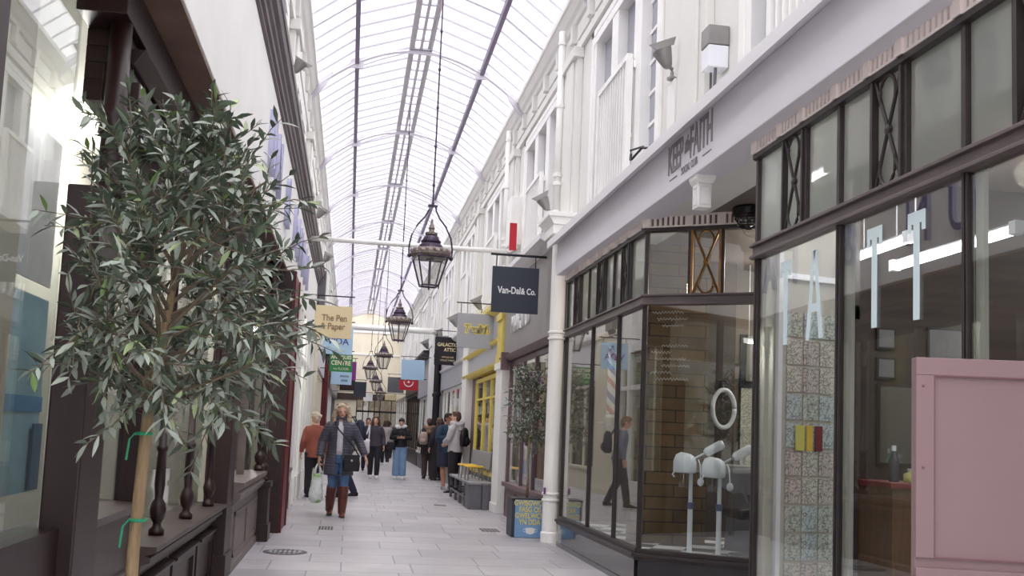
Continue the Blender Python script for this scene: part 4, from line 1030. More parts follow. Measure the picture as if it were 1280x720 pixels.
pt = thing('planter_box', 'dark square planter with a blue Welsh notice on its front beside the white column', 'planter', (2.45, 12.98, 0))
m = MB(); m.box(-0.23, 0.23, -0.2, 0.22, 0, 0.50); m.obj('tub', M['navy'], pt, bevel=0.008)
m = MB(); m.box(-0.235, 0.235, -0.205, 0.225, 0.48, 0.515); m.obj('rim', M['black'], pt)
m = MB(); m.box(-0.19, 0.235, -0.216, -0.205, 0.005, 0.50); pf = m.obj('notice', M['posterblue'], pt)
text('GWISGWCH\nFASG OS\nGWELWCH\nYN DDA', 0.098, M['posteryellow'], pf, (0.01, -0.218, 0.33), FACE_CAM, 0.002, 0.78, bold=0.002)
m = MB(); m.prism([(-0.05, 0.12), (-0.03, 0.06), (0.02, 0.045), (0.07, 0.06), (0.09, 0.12), (0.06, 0.135), (-0.02, 0.135)], 'y', -0.222, -0.217)
m.tube([(-0.045, -0.22, 0.12), (-0.075, -0.22, 0.11), (-0.07, -0.22, 0.085), (-0.04, -0.22, 0.075)], 0.004, 5); m.tube([(0.085, -0.22, 0.12), (0.115, -0.22, 0.11), (0.11, -0.22, 0.085), (0.08, -0.22, 0.075)], 0.004, 5)
m.obj('mask_symbol', M['signwhite'], pf)
t2 = thing('potted_olive_tree', 'smaller round-headed olive tree growing from the dark planter', 'tree', (2.45, 12.98, 0.516))
olive_tree(t2, 5, (0.0, 0, 0.72), (0.0, 0, 1.55), (0.0, 0, 1.3), 0.27, 0.22, 0.76, 1.74, 44, 0.055, 0.018, twig=0.2, gap=0.028, trunk_r=0.017)

# ------------------------------------------------------------------ bench and stools
bn = thing('bench', 'grey timber bench along the wall under the yellow window', 'bench', (2.44, 17.2, 0))
for k, (a, c) in enumerate(((-0.26, -0.02), (-0.01, 0.22))):
    MB().box(a, c, 0.0, 0.5, 0, 0.44).obj('end_panel', M['darkgrey'], bn, bevel=0.008)
m = MB()
for k in range(4): m.box(-0.27 + k * 0.125, -0.155 + k * 0.125, -0.02, 3.3, 0.44, 0.48)
m.obj('seat', M['grey'], bn, bevel=0.004)
for y in (0.7, 1.5, 2.3, 3.2):
    m = MB(); m.box(-0.25, -0.20, y, y + 0.05, 0, 0.44); m.box(0.15, 0.20, y, y + 0.05, 0, 0.44); m.box(-0.25, 0.2, y, y + 0.05, 0.2, 0.24); m.obj('leg', M['darkgrey'], bn)
m = MB(); m.box(-0.25, -0.22, 0.5, 3.2, 0.16, 0.20); m.obj('rail', M['darkgrey'], bn)
m = MB(); m.prism([(0.14, 0.70), (0.17, 0.70), (0.2, 1.02), (0.17, 1.02)], 'y', 0.35, 3.0); m.obj('backrest', M['grey'], bn, bevel=0.006)
for y in (0.5, 1.2, 2.0, 2.8):
    m = MB(); m.box(0.16, 0.19, y, y + 0.03, 0.46, 0.75); m.obj('backrest_post', M['steel'], bn)
def stool(x, y, label):
    t = thing('stool', label, 'stool', (x, y, 0.48), 0.1, 'yellow stools on the bench')
    m = MB(); m.box(-0.16, 0.16, -0.15, 0.15, 0.24, 0.275); m.obj('seat', M['yellowtop'], t, bevel=0.012)
    for sx_ in (-1, 1):
        for sy_ in (-1, 1):
            m = MB(); m.tube([(sx_*0.14, sy_*0.13, 0), (sx_*0.12, sy_*0.11, 0.24)], 0.012, 6); m.obj('leg', M['steel'], t)
stool(2.36, 17.95, 'yellow topped stool standing on the bench, nearer to the camera')
stool(2.33, 18.75, 'yellow topped stool standing on the bench, farther from the camera')

# ------------------------------------------------------------------ hanging signs
def hang_sign(label, x0, x1, y, z0, z1, board, wallx, cat='sign', brk='black', lines=(), brz=None, rad=0.012, hooks=True, group=None, cards=None):
    w, h = x1 - x0, z1 - z0; cx = (x0 + x1) / 2
    t = thing('hanging_sign', label, 'sign', (cx, y, z0), 0, group)
    bd = MB().box(-w/2, w/2, -0.015, 0.015, 0, h).obj('board', M[board] if isinstance(board, str) else board, t, bevel=0.003)
    bz = (brz or z1 + 0.1) - z0
    far = x0 if wallx > x1 else x1
    m = MB(); m.tube([(wallx - cx, 0, bz), (far - cx + (-0.03 if wallx > x1 else 0.03), 0, bz)], rad, 6)
    m.box(*sorted((wallx - cx, wallx - cx + (-0.02 if wallx > x1 else 0.02))), -0.03, 0.03, bz - 0.06, bz + 0.06)
    for u in (-w*0.42, w*0.42):
        m.tube([(u, 0, bz), (u, 0, h - 0.01)], 0.007, 5)
    m.obj('bracket', M[brk], t)
    for (body, size, mt, u, zz, sc) in lines:
        text(body, size, M[mt], bd, (u, -0.018, zz), FACE_CAM, 0.002, sc, bold=0.0 if size < 0.09 else 0.003)
        text(body, size, M[mt], bd, (-u, 0.018, zz), (PI/2, 0, PI), 0.002, sc, bold=0.0 if size < 0.09 else 0.003)
    return t, bd, w, h

hang_sign('large dark navy hanging sign with white script by the white column', 1.86, 2.52, 13.1, 3.045, 3.69, 'navy', 2.8, lines=(('Van-Dal', 0.135, 'signwhite', -0.085, 0.31, 0.74), ('& Co.', 0.12, 'signwhite', 0.185, 0.305, 0.74)), brz=3.86, rad=0.018)
t, bd, w, h = hang_sign('grey hanging sign with yellow outlined bubble letters', 1.93, 2.66, 18.0, 2.96, 3.62, 'signgrey', 2.8, lines=(), brz=3.82)
def outlined(body, size, bd, u, z, sc):
    text(body, size, M['posteryellow'], bd, (u, -0.017, z), FACE_CAM, 0.001, sc, shear=0.2, bold=0.022)
    text(body, size, M['greyfascia'], bd, (u, -0.020, z), FACE_CAM, 0.001, sc, shear=0.2, bold=0.0)
outlined('Tealith', 0.22, bd, 0.0, 0.36, 0.8)
hang_sign('square black sign with cream letters half behind the grey sign', 2.06, 2.70, 24.4, 3.06, 3.78, 'black', 2.9, lines=(('GALACTIC', 0.125, 'peach', 0.0, 0.52, 0.85), ('ATTIC', 0.125, 'peach', 0.07, 0.39, 0.85), ('VINTAGE AND', 0.06, 'peach', 0.02, 0.2, 0.8), ('COLLECTABLES', 0.06, 'peach', 0.02, 0.12, 0.9)), brz=3.94)
hang_sign('plain pale blue sign hanging from a white bracket on the right', 1.56, 2.3, 30.8, 2.98, 3.62, 'paleblue', 3.0, lines=(), brz=3.72)
t, bd, w, h = hang_sign('red sign with a white curved emblem below the plain pale blue sign', 1.65, 2.3, 33.5, 2.75, 3.1, 'red', 2.8, brz=3.15)
m = MB(); m.tube([(0.16*math.cos(a), -0.02, 0.30 + 0.17*math.sin(a)) for a in [PI + PI*k/14 for k in range(15)]], 0.02, 6); m.prism([(-0.05, 0.26), (0.05, 0.26), (0.03, 0.3), (0, 0.34), (-0.03, 0.3)], 'y', -0.025, -0.015); m.obj('emblem', M['signwhite'], bd)
hang_sign('dark grey slate sign far down the right side', 1.55, 2.25, 41.5, 2.95, 3.62, 'darkgrey', 2.8, lines=(('HAIR', 0.15, 'signwhite', 0, 0.42, 0.9),) if False else (), brz=3.75)
hang_sign('small cream sign under the dark grey slate sign', 1.5, 2.0, 42.5, 2.65, 2.9, 'peach', 2.8, brz=2.95)
# left
hang_sign('square cream hanging sign with two lines of tan letters', -0.69, -0.05, 16.6, 2.87, 3.43, 'peach', -0.95, lines=(('The Pen', 0.15, 'tan', 0.02, 0.345, 0.86), ('& Paper', 0.15, 'tan', 0.0, 0.20, 0.86)), brz=3.6)
hang_sign('light blue sign with dark letters half behind the cream sign', -0.64, -0.02, 20.6, 2.90, 3.49, 'paleblue', -0.95, lines=(('LA', 0.2, 'bluelet', 0.0, 0.46, 1.0), ('VIDA', 0.2, 'bluelet', 0.0, 0.27, 1.0)), brz=3.6)
hang_sign('green sign with three lines of cream letters', -0.55, 0.0, 23.4, 2.69, 3.12, 'green', -0.95, lines=(('ANTIQUES', 0.12, 'cream', 0, 0.35, 0.85), ('CENTRE', 0.15, 'cream', 0, 0.21, 0.85), ('1st FLOOR', 0.08, 'cream', 0, 0.07, 1.0)), brz=3.2)
hang_sign('purple sign edge beyond the green sign', -0.35, 0.12, 28.5, 2.75, 3.3, 'purple', -0.95, brz=3.4)
t, bd, w, h = hang_sign('pale blue sign with two short dark words below the green sign', -0.55, -0.0, 26.0, 2.50, 2.86, 'paleblue', -0.95, lines=(), brz=2.92)
for z_, w_ in ((0.23, 0.11), (0.11, 0.08)):
    m = MB(); m.tube([(0.08 - w_ + j * w_ / 6, -0.018, z_ + (0.025 if j % 2 else -0.025)) for j in range(13)], 0.009, 4); m.obj('lettering', M['navy'], bd)
hang_sign('brown rounded sign far down the left side', -0.4, 0.12, 34.0, 2.65, 3.05, 'darkwood', -0.95, brz=3.12)
hang_sign('dark blue sign with a pale word far down the left side', 0.1, 0.6, 38.5, 2.6, 3.2, 'navy', -0.95, lines=(('Bazaar', 0.12, 'signwhite', 0, 0.3, 0.9),) if False else (), brz=3.28)
hang_sign('small white sign far down the left side', 0.55, 0.95, 42.0, 2.55, 2.85, 'signwhite', -0.95, brz=2.92)

# ------------------------------------------------------------------ lanterns
def lantern(x, y, zb, label, a=0.12):
    t = thing('hanging_lantern', label, 'lantern', (x, y, zb), a, 'lanterns along the arcade')
    m = MB()
    hw0, hw1, H = 0.10, 0.185, 0.37
    for sx_ in (-1, 1):
        for sy_ in (-1, 1): m.tube([(sx_*hw0, sy_*hw0, 0.02), (sx_*hw1, sy_*hw1, H)], 0.011, 6)
    for hw, z in ((hw0, 0.02), (hw1, H)):
        for q in (((-hw, -hw), (hw, -hw)), ((hw, -hw), (hw, hw)), ((hw, hw), (-hw, hw)), ((-hw, hw), (-hw, -hw))): m.tube([(q[0][0], q[0][1], z), (q[1][0], q[1][1], z)], 0.012, 6)
    for sx_ in (-1, 1): m.tube([(sx_*hw0, -hw0, 0.02), (sx_*hw0*1.02, -hw0, -0.02)], 0.008, 5)
    m.lathe([(0.01, -0.03), (0.012, 0.02)], seg=8)
    m.obj('cage', M['lantern'], t)
    m = MB()
    for q in (((-1, -1), (1, -1)), ((1, -1), (1, 1)), ((1, 1), (-1, 1)), ((-1, 1), (-1, -1))):
        f, g = q
        m.quad((f[0]*hw0, f[1]*hw0, 0.025), (g[0]*hw0, g[1]*hw0, 0.025), (g[0]*hw1*0.99, g[1]*hw1*0.99, H), (f[0]*hw1*0.99, f[1]*hw1*0.99, H))
    m.obj('panes', M['lampglass'], t)
    m = MB(); m.tube([(0, 0, 0.03), (0, 0, 0.34)], 0.016, 8); m.lathe([(0.05, 0.34), (0.05, 0.36)], seg=10); m.obj('gas_pipe', M['lantern'], t)
    m = MB(); m.lathe([(0.19, 0.37), (0.235, 0.385), (0.25, 0.40), (0.25, 0.435), (0.235, 0.44), (0.2, 0.455), (0.16, 0.49)], seg=24)
    for k in range(16):
        a2 = 2*PI*k/16; c, s_ = math.cos(a2), math.sin(a2)
        m.ell((0.238*c, 0.238*s_, 0.45), 0.022, 0.022, 0.03, 6, 4)
    m.obj('brim', M['lantern_brim'], t)
    m = MB(); m.lathe([(0.16, 0.485), (0.145, 0.53), (0.11, 0.56), (0.125, 0.565), (0.128, 0.585), (0.11, 0.59), (0.10, 0.62), (0.085, 0.645), (0.06, 0.66)], seg=20); m.obj('dome', M['lantern'], t, smooth=False)
    m = MB(); m.lathe([(0.06, 0.66), (0.078, 0.665), (0.078, 0.69), (0.04, 0.70), (0.03, 0.73), (0.042, 0.75), (0.02, 0.80), (0.012, 0.86)], seg=14); m.obj('finial', M['lantern_brim'], t)
    m = MB()
    for s_ in (-1, 1):
        m.tube([(s_*0.27, 0, 0.40), (s_*0.275, 0, 0.50), (s_*0.25, 0, 0.64), (s_*0.18, 0, 0.78), (s_*0.09, 0, 0.89), (s_*0.045, 0, 0.98), (s_*0.04, 0, 1.03)], 0.011, 7)
        m.ell((s_*0.265, 0, 0.385), 0.028, 0.028, 0.028, 8, 6)
    m.box(-0.06, 0.06, -0.02, 0.02, 1.02, 1.045)
    m.obj('hoop', M['lantern'], t)
    m = MB(); top = 8.03 - zb
    m.tube([(0, 0, 1.04), (0, 0, top)], 0.011, 6)
    for k in range(int((top - 1.3) / 0.5)): m.ell((0, 0, 1.3 + 0.5*k), 0.02, 0.02, 0.03, 6, 4)
    m.obj('suspension_rod', M['lantern'], t)
    return t
for (x, y, zb, lb) in ((0.885, 11.8, 3.13, 'black gas lantern hanging nearest the camera'), (0.885, 19.3, 3.13, 'second black gas lantern, hanging beyond the first'),
                       (0.92, 29.0, 3.16, 'third gas lantern, in front of the cream end wall'), (0.66, 35.5, 3.16, 'fourth gas lantern, lower left of the third'),
                       (1.05, 42.0, 3.0, 'fifth gas lantern among the distant signs'), (1.45, 48.0, 2.75, 'furthest gas lantern down the arcade')):
    lantern(x, y, zb, lb)

# tie rods
tag(MB().tube([(-1.02, 17.0, 4.66), (2.79, 17.0, 4.66)], 0.045, 12).obj('tie_rod', M['white'], smooth=True), 'white tie rod crossing behind the nearest lantern', 'rod', 'tie rods')
tag(MB().tube([(-1.02, 32.0, 4.70), (2.79, 32.0, 4.70)], 0.10, 12).obj('tie_rod', M['white'], smooth=True), 'thick white tie rod crossing behind the second lantern', 'rod', 'tie rods')

# ------------------------------------------------------------------ floodlights and wall boxes
def floodlight(x, y, z, rz, label, s=1.0, tilt=0.6):
    t = thing('floodlight', label, 'floodlight', (x, y, z), rz, 'floodlights along the cornices'); t.scale = (s, s, s)
    m = MB(); m.lathe([(0.05, 0), (0.05, 0.02), (0.02, 0.03), (0.018, 0.08)], seg=12); m.tube([(0, 0, 0.06), (0, 0.0, 0.11), (0.04, 0, 0.14)], 0.02, 8); m.obj('bracket', M['galv'], t)
    R = Matrix.Translation((0.06, 0, 0.17)) @ Matrix.Rotation(tilt, 4, 'Y')
    m = MB(); m.lathe([(0.025, -0.06), (0.045, -0.04), (0.06, 0.0), (0.085, 0.08), (0.10, 0.13), (0.10, 0.14)], seg=16, M=R); m.obj('head', M['galv'], t, smooth=True)
    m = MB(); m.prism([(-0.10, 0.13), (0.10, 0.13), (0.15, 0.2), (-0.15, 0.2)], 'y', 0.09, 0.10)
    for v in m.bm.verts: v.co = R @ v.co
    m.obj('visor', M['galv'], t)
floodlight(2.72, 8.15, 4.62, PI, 'grey floodlight high on the wall above the grey fascia lettering', 0.9, 0.4)
floodlight(2.5, 12.4, 4.27, PI*0.9, 'grey floodlight on the capital of the white column', 0.85, 0.5)
floodlight(2.6, 19.6, 3.80, PI, 'grey floodlight above the yellow shop', 1.0, 0.5)
floodlight(2.6, 23.8, 3.85, PI, 'grey floodlight above the square black hanging sign', 1.2, 0.5)
floodlight(2.6, 28.0, 3.9, PI, 'grey floodlight before the white column in the distance', 1.2, 0.5)
floodlight(2.6, 33.0, 4.05, PI, 'furthest grey floodlight on the right', 1.2, 0.5)
floodlight(-0.80, 17.2, 4.97, 0, 'grey floodlight on the left cornice near the tie rod', 0.9, 0.5)
floodlight(-0.80, 21.8, 4.97, 0, 'grey floodlight at the far end of the left cornice', 0.9, 0.5)
floodlight(-0.80, 10.0, 4.97, 0, 'grey floodlight on the left cornice nearest the camera', 0.7, 0.5)
m = MB(); m.box(2.716, 2.735, 8.05, 8.25, 4.1, 4.6)
tag(m.obj('conduit_plate', M['white']), 'white plate under the floodlight above the grey fascia lettering', 'plate')
t = thing('control_box', 'white control box with a grey lid above the barber shop cornice', 'box', (2.70, 7.08, 4.30))
MB().box(-0.07, 0.095, -0.08, 0.08, 0, 0.18).obj('body', M['plastic'], t, bevel=0.008)
MB().box(-0.075, 0.095, -0.085, 0.085, 0.185, 0.34).obj('lid', M['galv'], t, bevel=0.006)
m = MB(); m.tube([(0, -0.05, 0), (0, -0.04, -0.15), (0.1, 0, -0.3)], 0.012, 6); m.tube([(0, 0.05, 0), (0.02, 0.1, -0.2), (0.1, 0.1, -0.33)], 0.01, 6); m.obj('cable', M['darkgrey'], t)
t = thing('electric_cabinet', 'white electric cabinet on the upper wall with a red edge', 'cabinet', (2.68, 16.2, 4.55))
MB().box(-0.1, 0.118, 0, 0.46, 0.1, 0.95).obj('body', M['white'], t, bevel=0.01)
MB().box(-0.14, -0.02, -0.22, -0.18, -0.05, 0.42).obj('red_board', M['red'], t)
m = MB(); m.tube([(0, -0.1, -0.02), (-0.05, 0.1, -0.04), (-0.06, 0.4, 0.02), (0, 0.6, 0.0)], 0.02, 6); m.obj('cable', M['galv'], t)
t = thing('cable_loop', 'loose black cable on the cornice under the floodlight', 'cable', (2.5, 8.5, 3.94))
m = MB(); m.tube([(0.1, -0.3, 0.05), (0.02, -0.15, 0.09), (-0.03, 0.0, 0.02), (0, 0.15, 0.06), (0.02, 0.2, 0.13)], 0.012, 6); m.tube([(-0.03, 0.0, 0.02), (-0.03, 0.05, 0.12), (0.05, -0.1, 0.12)], 0.01, 6); m.obj('cable', M['black'], t)
for y in (12.75, 17.3):
    t = thing('drainpipe', 'white drainpipe on the upper wall ' + ('above the white column' if y < 14 else 'above the yellow shop'), 'pipe', (2.66, y, 4.3), 0, 'white drainpipes')
    m = MB(); m.tube([(0, 0, 0), (0, 0, 2.7)], 0.05, 10); m.obj('pipe', M['white'], t, smooth=True)
    for z in (0.1, 0.5, 0.62, 1.6, 2.5):
        m = MB(); m.lathe([(0.05, z), (0.065, z + 0.005), (0.065, z + 0.05), (0.05, z + 0.055)], seg=10); m.obj('collar', M['white'], t)

# ------------------------------------------------------------------ ironwork in the paving
mhm = mat('manhole_iron', S(92, 86, 90), 0.5, 0.4, var=0.3, vscale=14)
t = thing('manhole_cover', 'round iron manhole cover in the paving on the left', 'manhole cover', (-0.6, 10.6, 0))
MB().lathe([(0.235, 0), (0.235, 0.004), (0.21, 0.006)], seg=40).obj('rim', mhm, t)
m = MB(); m.lathe([(0.21, 0), (0.21, 0.005), (0.01, 0.005)], seg=40); m.obj('disc', mhm, t)
m = MB()
for k in range(-3, 4): m.box(k*0.05 - 0.014, k*0.05 + 0.014, -0.05, 0.05, 0.005, 0.011)
for k in range(20):
    a = 2*PI*k/20; m.box(0.17*math.cos(a) - 0.012, 0.17*math.cos(a) + 0.012, 0.17*math.sin(a) - 0.012, 0.17*math.sin(a) + 0.012, 0.005, 0.011)
m.obj('raised_pattern', M['signgrey'], t)
def grate(x, y, w, d, label):
    t = thing('drain_grate', label, 'grate', (x, y, 0), 0, 'drain grates in the paving')
    m = MB(); m.box(-w/2, w/2, -d/2, d/2, 0, 0.003); m.obj('tray', M['greyfascia'], t)
    m = MB()
    for k in range(5):
        u = -w/2 + w*(k + 0.5)/5; m.box(u - w*0.055, u + w*0.055, -d/2 + 0.02, d/2 - 0.02, 0.003, 0.008)
    m.obj('bars', mhm, t)
grate(-0.23, 13.2, 0.2, 0.42, 'small iron drain grate near the woman with the carrier bag')
grate(2.05, 13.6, 0.26, 0.42, 'iron drain grate in front of the dark planter')
grate(1.75, 17.9, 0.22, 0.3, 'small iron drain grate beside the grey bench')
# ------------------------------------------------------------------ people
def remeshed(mb, voxel, smooth=2, extra=None, name='body', mats=(), parent=None, disp=0.0, seed=0):
    bmesh.ops.recalc_face_normals(mb.bm, faces=mb.bm.faces[:])
    me = bpy.data.meshes.new('tmp'); mb.bm.to_mesh(me); mb.bm.free()
    o = bpy.data.objects.new('tmp', me); C.objects.link(o)
    md = o.modifiers.new('r', 'REMESH'); md.mode = 'VOXEL'; md.voxel_size = voxel; md.use_smooth_shade = True
    bpy.context.view_layer.update()
    dg = bpy.context.evaluated_depsgraph_get(); dg.update()
    nm = bpy.data.meshes.new_from_object(o.evaluated_get(dg))
    bpy.data.objects.remove(o); bpy.data.meshes.remove(me)
    bm = bmesh.new(); bm.from_mesh(nm); bpy.data.meshes.remove(nm)
    for _ in range(smooth): bmesh.ops.smooth_vert(bm, verts=bm.verts[:], factor=0.5, use_axis_x=True, use_axis_y=True, use_axis_z=True)
    if disp:
        from mathutils import noise
        bm.normal_update()
        for v in bm.verts: v.co += v.normal * disp * noise.noise(v.co * 38 + Vector((seed, 0, 0)))
    if extra:
        em = bpy.data.meshes.new('e'); bmesh.ops.recalc_face_normals(extra.bm, faces=extra.bm.faces[:]); extra.bm.to_mesh(em); extra.bm.free(); bm.from_mesh(em); bpy.data.meshes.remove(em)
    for f in bm.faces: f.smooth = True
    out = bpy.data.meshes.new(name); bm.to_mesh(out); bm.free()
    for m in mats: out.materials.append(m)
    ob = bpy.data.objects.new(name, out); C.objects.link(ob); ob.parent = parent
    return ob

def cloth(name, c, var=0.12, bump=0.35, bs=9.0, rough=0.85): return mat(name, c, rough, var=var, vscale=5, bump=bump, bscale=bs)
def quilt(name, c):
    m = mat(name, c, 0.55); nt = m.node_tree; b = nt.nodes['Principled BSDF']
    tc = nt.nodes.new('ShaderNodeTexCoord'); w = nt.nodes.new('ShaderNodeTexWave'); w.bands_direction = 'Z'; w.inputs['Scale'].default_value = 7.5; w.inputs['Distortion'].default_value = 2.5; w.inputs['Detail Scale'].default_value = 1.2
    nt.links.new(tc.outputs['Object'], w.inputs['Vector'])
    bp = nt.nodes.new('ShaderNodeBump'); bp.inputs['Strength'].default_value = 0.35; bp.inputs['Distance'].default_value = 0.015
    nt.links.new(w.outputs['Fac'], bp.inputs['Height']); nt.links.new(bp.outputs['Normal'], b.inputs['Normal'])
    return m

def hand(ex, wr, d, up, s, curl=0.6, side=1):
    """palm + four fingers + thumb; d = direction the forearm points, up = back of the hand, side: which way the thumb leaves"""
    d = d.normalized(); n = (up - d * up.dot(d)).normalized(); t = d.cross(n).normalized() * side
    L = 0.085 * s
    ex.loft([wr - d*0.01*s, wr + d*0.03*s, wr + d*0.07*s, wr + d*L], [(0.026*s, 0.018*s), (0.036*s, 0.017*s), (0.040*s, 0.015*s), (0.036*s, 0.012*s)], 10, tuple(n))
    for k, ln in enumerate((0.070, 0.080, 0.075, 0.058)):
        o = wr + d*(L - 0.006*s) + t*((1.5 - k) * 0.019*s)
        a1, a2, a3 = curl*0.5, curl*1.2, curl*1.8
        p = [o]
        for a, f in ((a1, 0.45), (a2, 0.32), (a3, 0.23)):
            p.append(p[-1] + (d*math.cos(a) - n*math.sin(a)) * ln * f * s)
        ex.loft(p, [0.0092*s, 0.0088*s, 0.008*s, 0.006*s], 7, tuple(t))
    o = wr + d*0.025*s + t*0.033*s
    ex.loft([o, o + (d*0.6 + t*0.7 - n*0.2).normalized()*0.032*s, o + (d*0.9 + t*0.55 - n*0.45).normalized()*0.062*s], [0.0115*s, 0.0105*s, 0.007*s], 7, tuple(n))

def person(label, loc, yaw, h=1.70, skin='skin', lean=0.0, look=(0, 0), knees=None, ankles=None, elbows=None, wrists=None, hands_up=None, curl=(0.6, 0.6),
           top=None, shirt=None, bottom=None, shoes=None, hair=None, voxel=0.011, glasses=False, group=None, hood=None, boots=None):
    s = h / 1.70
    root = thing('person', label, 'person', loc, yaw, group)
    V = lambda p: Vector(p) * s
    K = knees or {'L': (-0.095, 0.02, 0.49), 'R': (0.095, 0.02, 0.49)}
    A = ankles or {'L': (-0.10, -0.01, 0.085), 'R': (0.10, -0.01, 0.085)}
    U = Matrix.Translation((0, 0, 0.95*s)) @ Matrix.Rotation(-lean, 4, 'X') @ Matrix.Translation((0, 0, -0.95*s))
    UV = lambda p: U @ V(p)
    E = elbows or {'L': (-0.235, -0.02, 1.12), 'R': (0.235, -0.02, 1.12)}
    W = wrists or {'L': (-0.255, 0.07, 0.89), 'R': (0.255, 0.07, 0.89)}
    SH = {'L': (-0.162, 0.0, 1.368), 'R': (0.162, 0.0, 1.368)}
    HP = {'L': (-0.088, 0.0, 0.90), 'R': (0.088, 0.0, 0.90)}
    # head frame
    HM = U @ Matrix.Translation(V((0, 0.02, 1.475))) @ Matrix.Rotation(look[0], 4, 'Z') @ Matrix.Rotation(-look[1], 4, 'X')
    HV = lambda p: HM @ V(p)
    m = MB(); ex = MB()
    prof = [(0.84, 0.13, 0.09), (0.92, 0.160, 0.108), (1.02, 0.143, 0.098), (1.12, 0.128, 0.09), (1.25, 0.15, 0.105), (1.35, 0.155, 0.098), (1.41, 0.10, 0.075), (1.455, 0.058, 0.056)]
    m.loft([UV((0, 0, z)) for z, _, _ in prof], [(a*s, b*s) for _, a, b in prof], 16)
    m.loft([UV((0, -0.005, 1.40)), HV((0, 0.0, 0.0)), HV((0, 0.0, 0.07))], [0.06*s, 0.052*s, 0.052*s], 12)
    m.ell((0, 0.01*s, 0.135*s), 0.072*s, 0.09*s, 0.088*s, 16, 10, HM)
    m.ell((0, 0.025*s, 0.075*s), 0.056*s, 0.068*s, 0.062*s, 14, 9, HM)
    m.ell((0, 0.075*s, 0.045*s), 0.024*s, 0.022*s, 0.02*s, 10, 6, HM)
    m.loft([HV((0, 0.095, 0.125)), HV((0, 0.112, 0.095)), HV((0, 0.108, 0.085))], [0.008*s, 0.014*s, 0.012*s], 8, (1, 0, 0))
    m.ell((0, 0.086*s, 0.142*s), 0.045*s, 0.012*s, 0.008*s, 10, 5, HM)
    for q in (-1, 1): m.ell((q*0.074*s, 0.0, 0.105*s), 0.012*s, 0.02*s, 0.031*s, 8, 6, HM)
    for sd in 'LR':
        q = -1 if sd == 'L' else 1
        m.loft([UV((q*0.10, 0, 1.39)), UV(SH[sd]), UV(SH[sd]).lerp(UV(E[sd]), 0.5), UV(E[sd]), UV(E[sd]).lerp(UV(W[sd]), 0.4), UV(W[sd])], [0.05*s, 0.055*s, 0.046*s, 0.039*s, 0.039*s, 0.027*s], 12)
        m.loft([V(HP[sd]), V(HP[sd]).lerp(V(K[sd]), 0.45), V(K[sd]), V(K[sd]).lerp(V(A[sd]), 0.35), V(A[sd])], [0.088*s, 0.078*s, 0.054*s, 0.056*s, 0.038*s], 12)
        a = V(A[sd]); m.loft([a + V((0, -0.05, -0.03)), a + V((0, 0.0, -0.03)), a + V((0, 0.09, -0.05)), a + V((0, 0.16, -0.065))], [(0.03*s, 0.035*s), (0.036*s, 0.045*s), (0.04*s, 0.03*s), (0.03*s, 0.015*s)], 10, (0, 0, 1))
        d = UV(W[sd]) - UV(E[sd])
        up = Vector(hands_up[sd]) if hands_up and sd in hands_up else Vector((q * 1.0, 0.25, 0.0))
        hand(ex, UV(W[sd]), d, up, s, curl[0 if sd == 'L' else 1], 1 if d.normalized().cross(up).dot(Vector((0, 1, 0.2))) > 0 else -1)
    body = remeshed(m, voxel, 2, ex, 'body', [M[skin]], root)
    # face
    e = MB()
    for q in (-1, 1): e.ell((q*0.031*s, 0.088*s, 0.125*s), 0.012*s, 0.006*s, 0.0065*s, 8, 5, HM)
    e.obj('eyes', M['black'], root)
    e = MB(); e.ell((0, 0.094*s, 0.066*s), 0.022*s, 0.007*s, 0.006*s, 10, 5, HM); e.obj('mouth', mat('lips', S(160, 92, 88), 0.5), root)
    e = MB()
    for q in (-1, 1): e.ell((q*0.032*s, 0.090*s, 0.143*s), 0.017*s, 0.005*s, 0.004*s, 8, 4, HM)
    e.obj('eyebrows', hair['mat'] if hair else M['black'], root)
    if glasses:
        e = MB()
        for q in (-1, 1): e.tube([HM @ Vector((s*(q*0.032 + 0.022*math.cos(2*PI*k/12)), 0.106*s, s*(0.124 + 0.017*math.sin(2*PI*k/12)))) for k in range(13)], 0.004*s, 5)
        e.tube([HV((-0.01, 0.108, 0.126)), HV((0.01, 0.108, 0.126))], 0.004*s, 5)
        for q in (-1, 1): e.tube([HV((q*0.054, 0.104, 0.126)), HV((q*0.078, 0.0, 0.125))], 0.004*s, 5)
        e.obj('spectacles', M['black'], root)
    # trousers / shorts
    if bottom:
        f = bottom.get('fit', 0.02); hem = bottom.get('hem', 0.0); hemf = bottom.get('flare', 0.0)
        m = MB(); m.loft([V((0, 0, 0.80)), V((0, 0, 0.90)), UV((0, 0, 1.0)), UV((0, 0, 1.05))], [((0.125+f)*s, (0.10+f)*s), ((0.158+f)*s, (0.11+f)*s), ((0.142+f)*s, (0.10+f)*s), ((0.135+f*0.6)*s, (0.095+f*0.6)*s)], 16)
        for sd in 'LR':
            hp, k, a = V(HP[sd]), V(K[sd]), V(A[sd])
            if hem >= 0.35:
                end = hp.lerp(k, bottom.get('len', 0.9)); m.loft([hp, hp.lerp(end, 0.5), end], [(0.09+f)*s, (0.088+f)*s, (0.082+f+hemf)*s], 14)
            else:
                m.loft([hp, hp.lerp(k, 0.5), k, k.lerp(a, 0.45), a + V((0, 0, 0.0))], [(0.09+f)*s, (0.076+f)*s, (0.056+f)*s, (0.054+f+hemf*0.5)*s, (0.042+f+hemf)*s], 14)
        remeshed(m, voxel, 1, None, bottom.get('name', 'trousers'), [bottom['mat']], root)
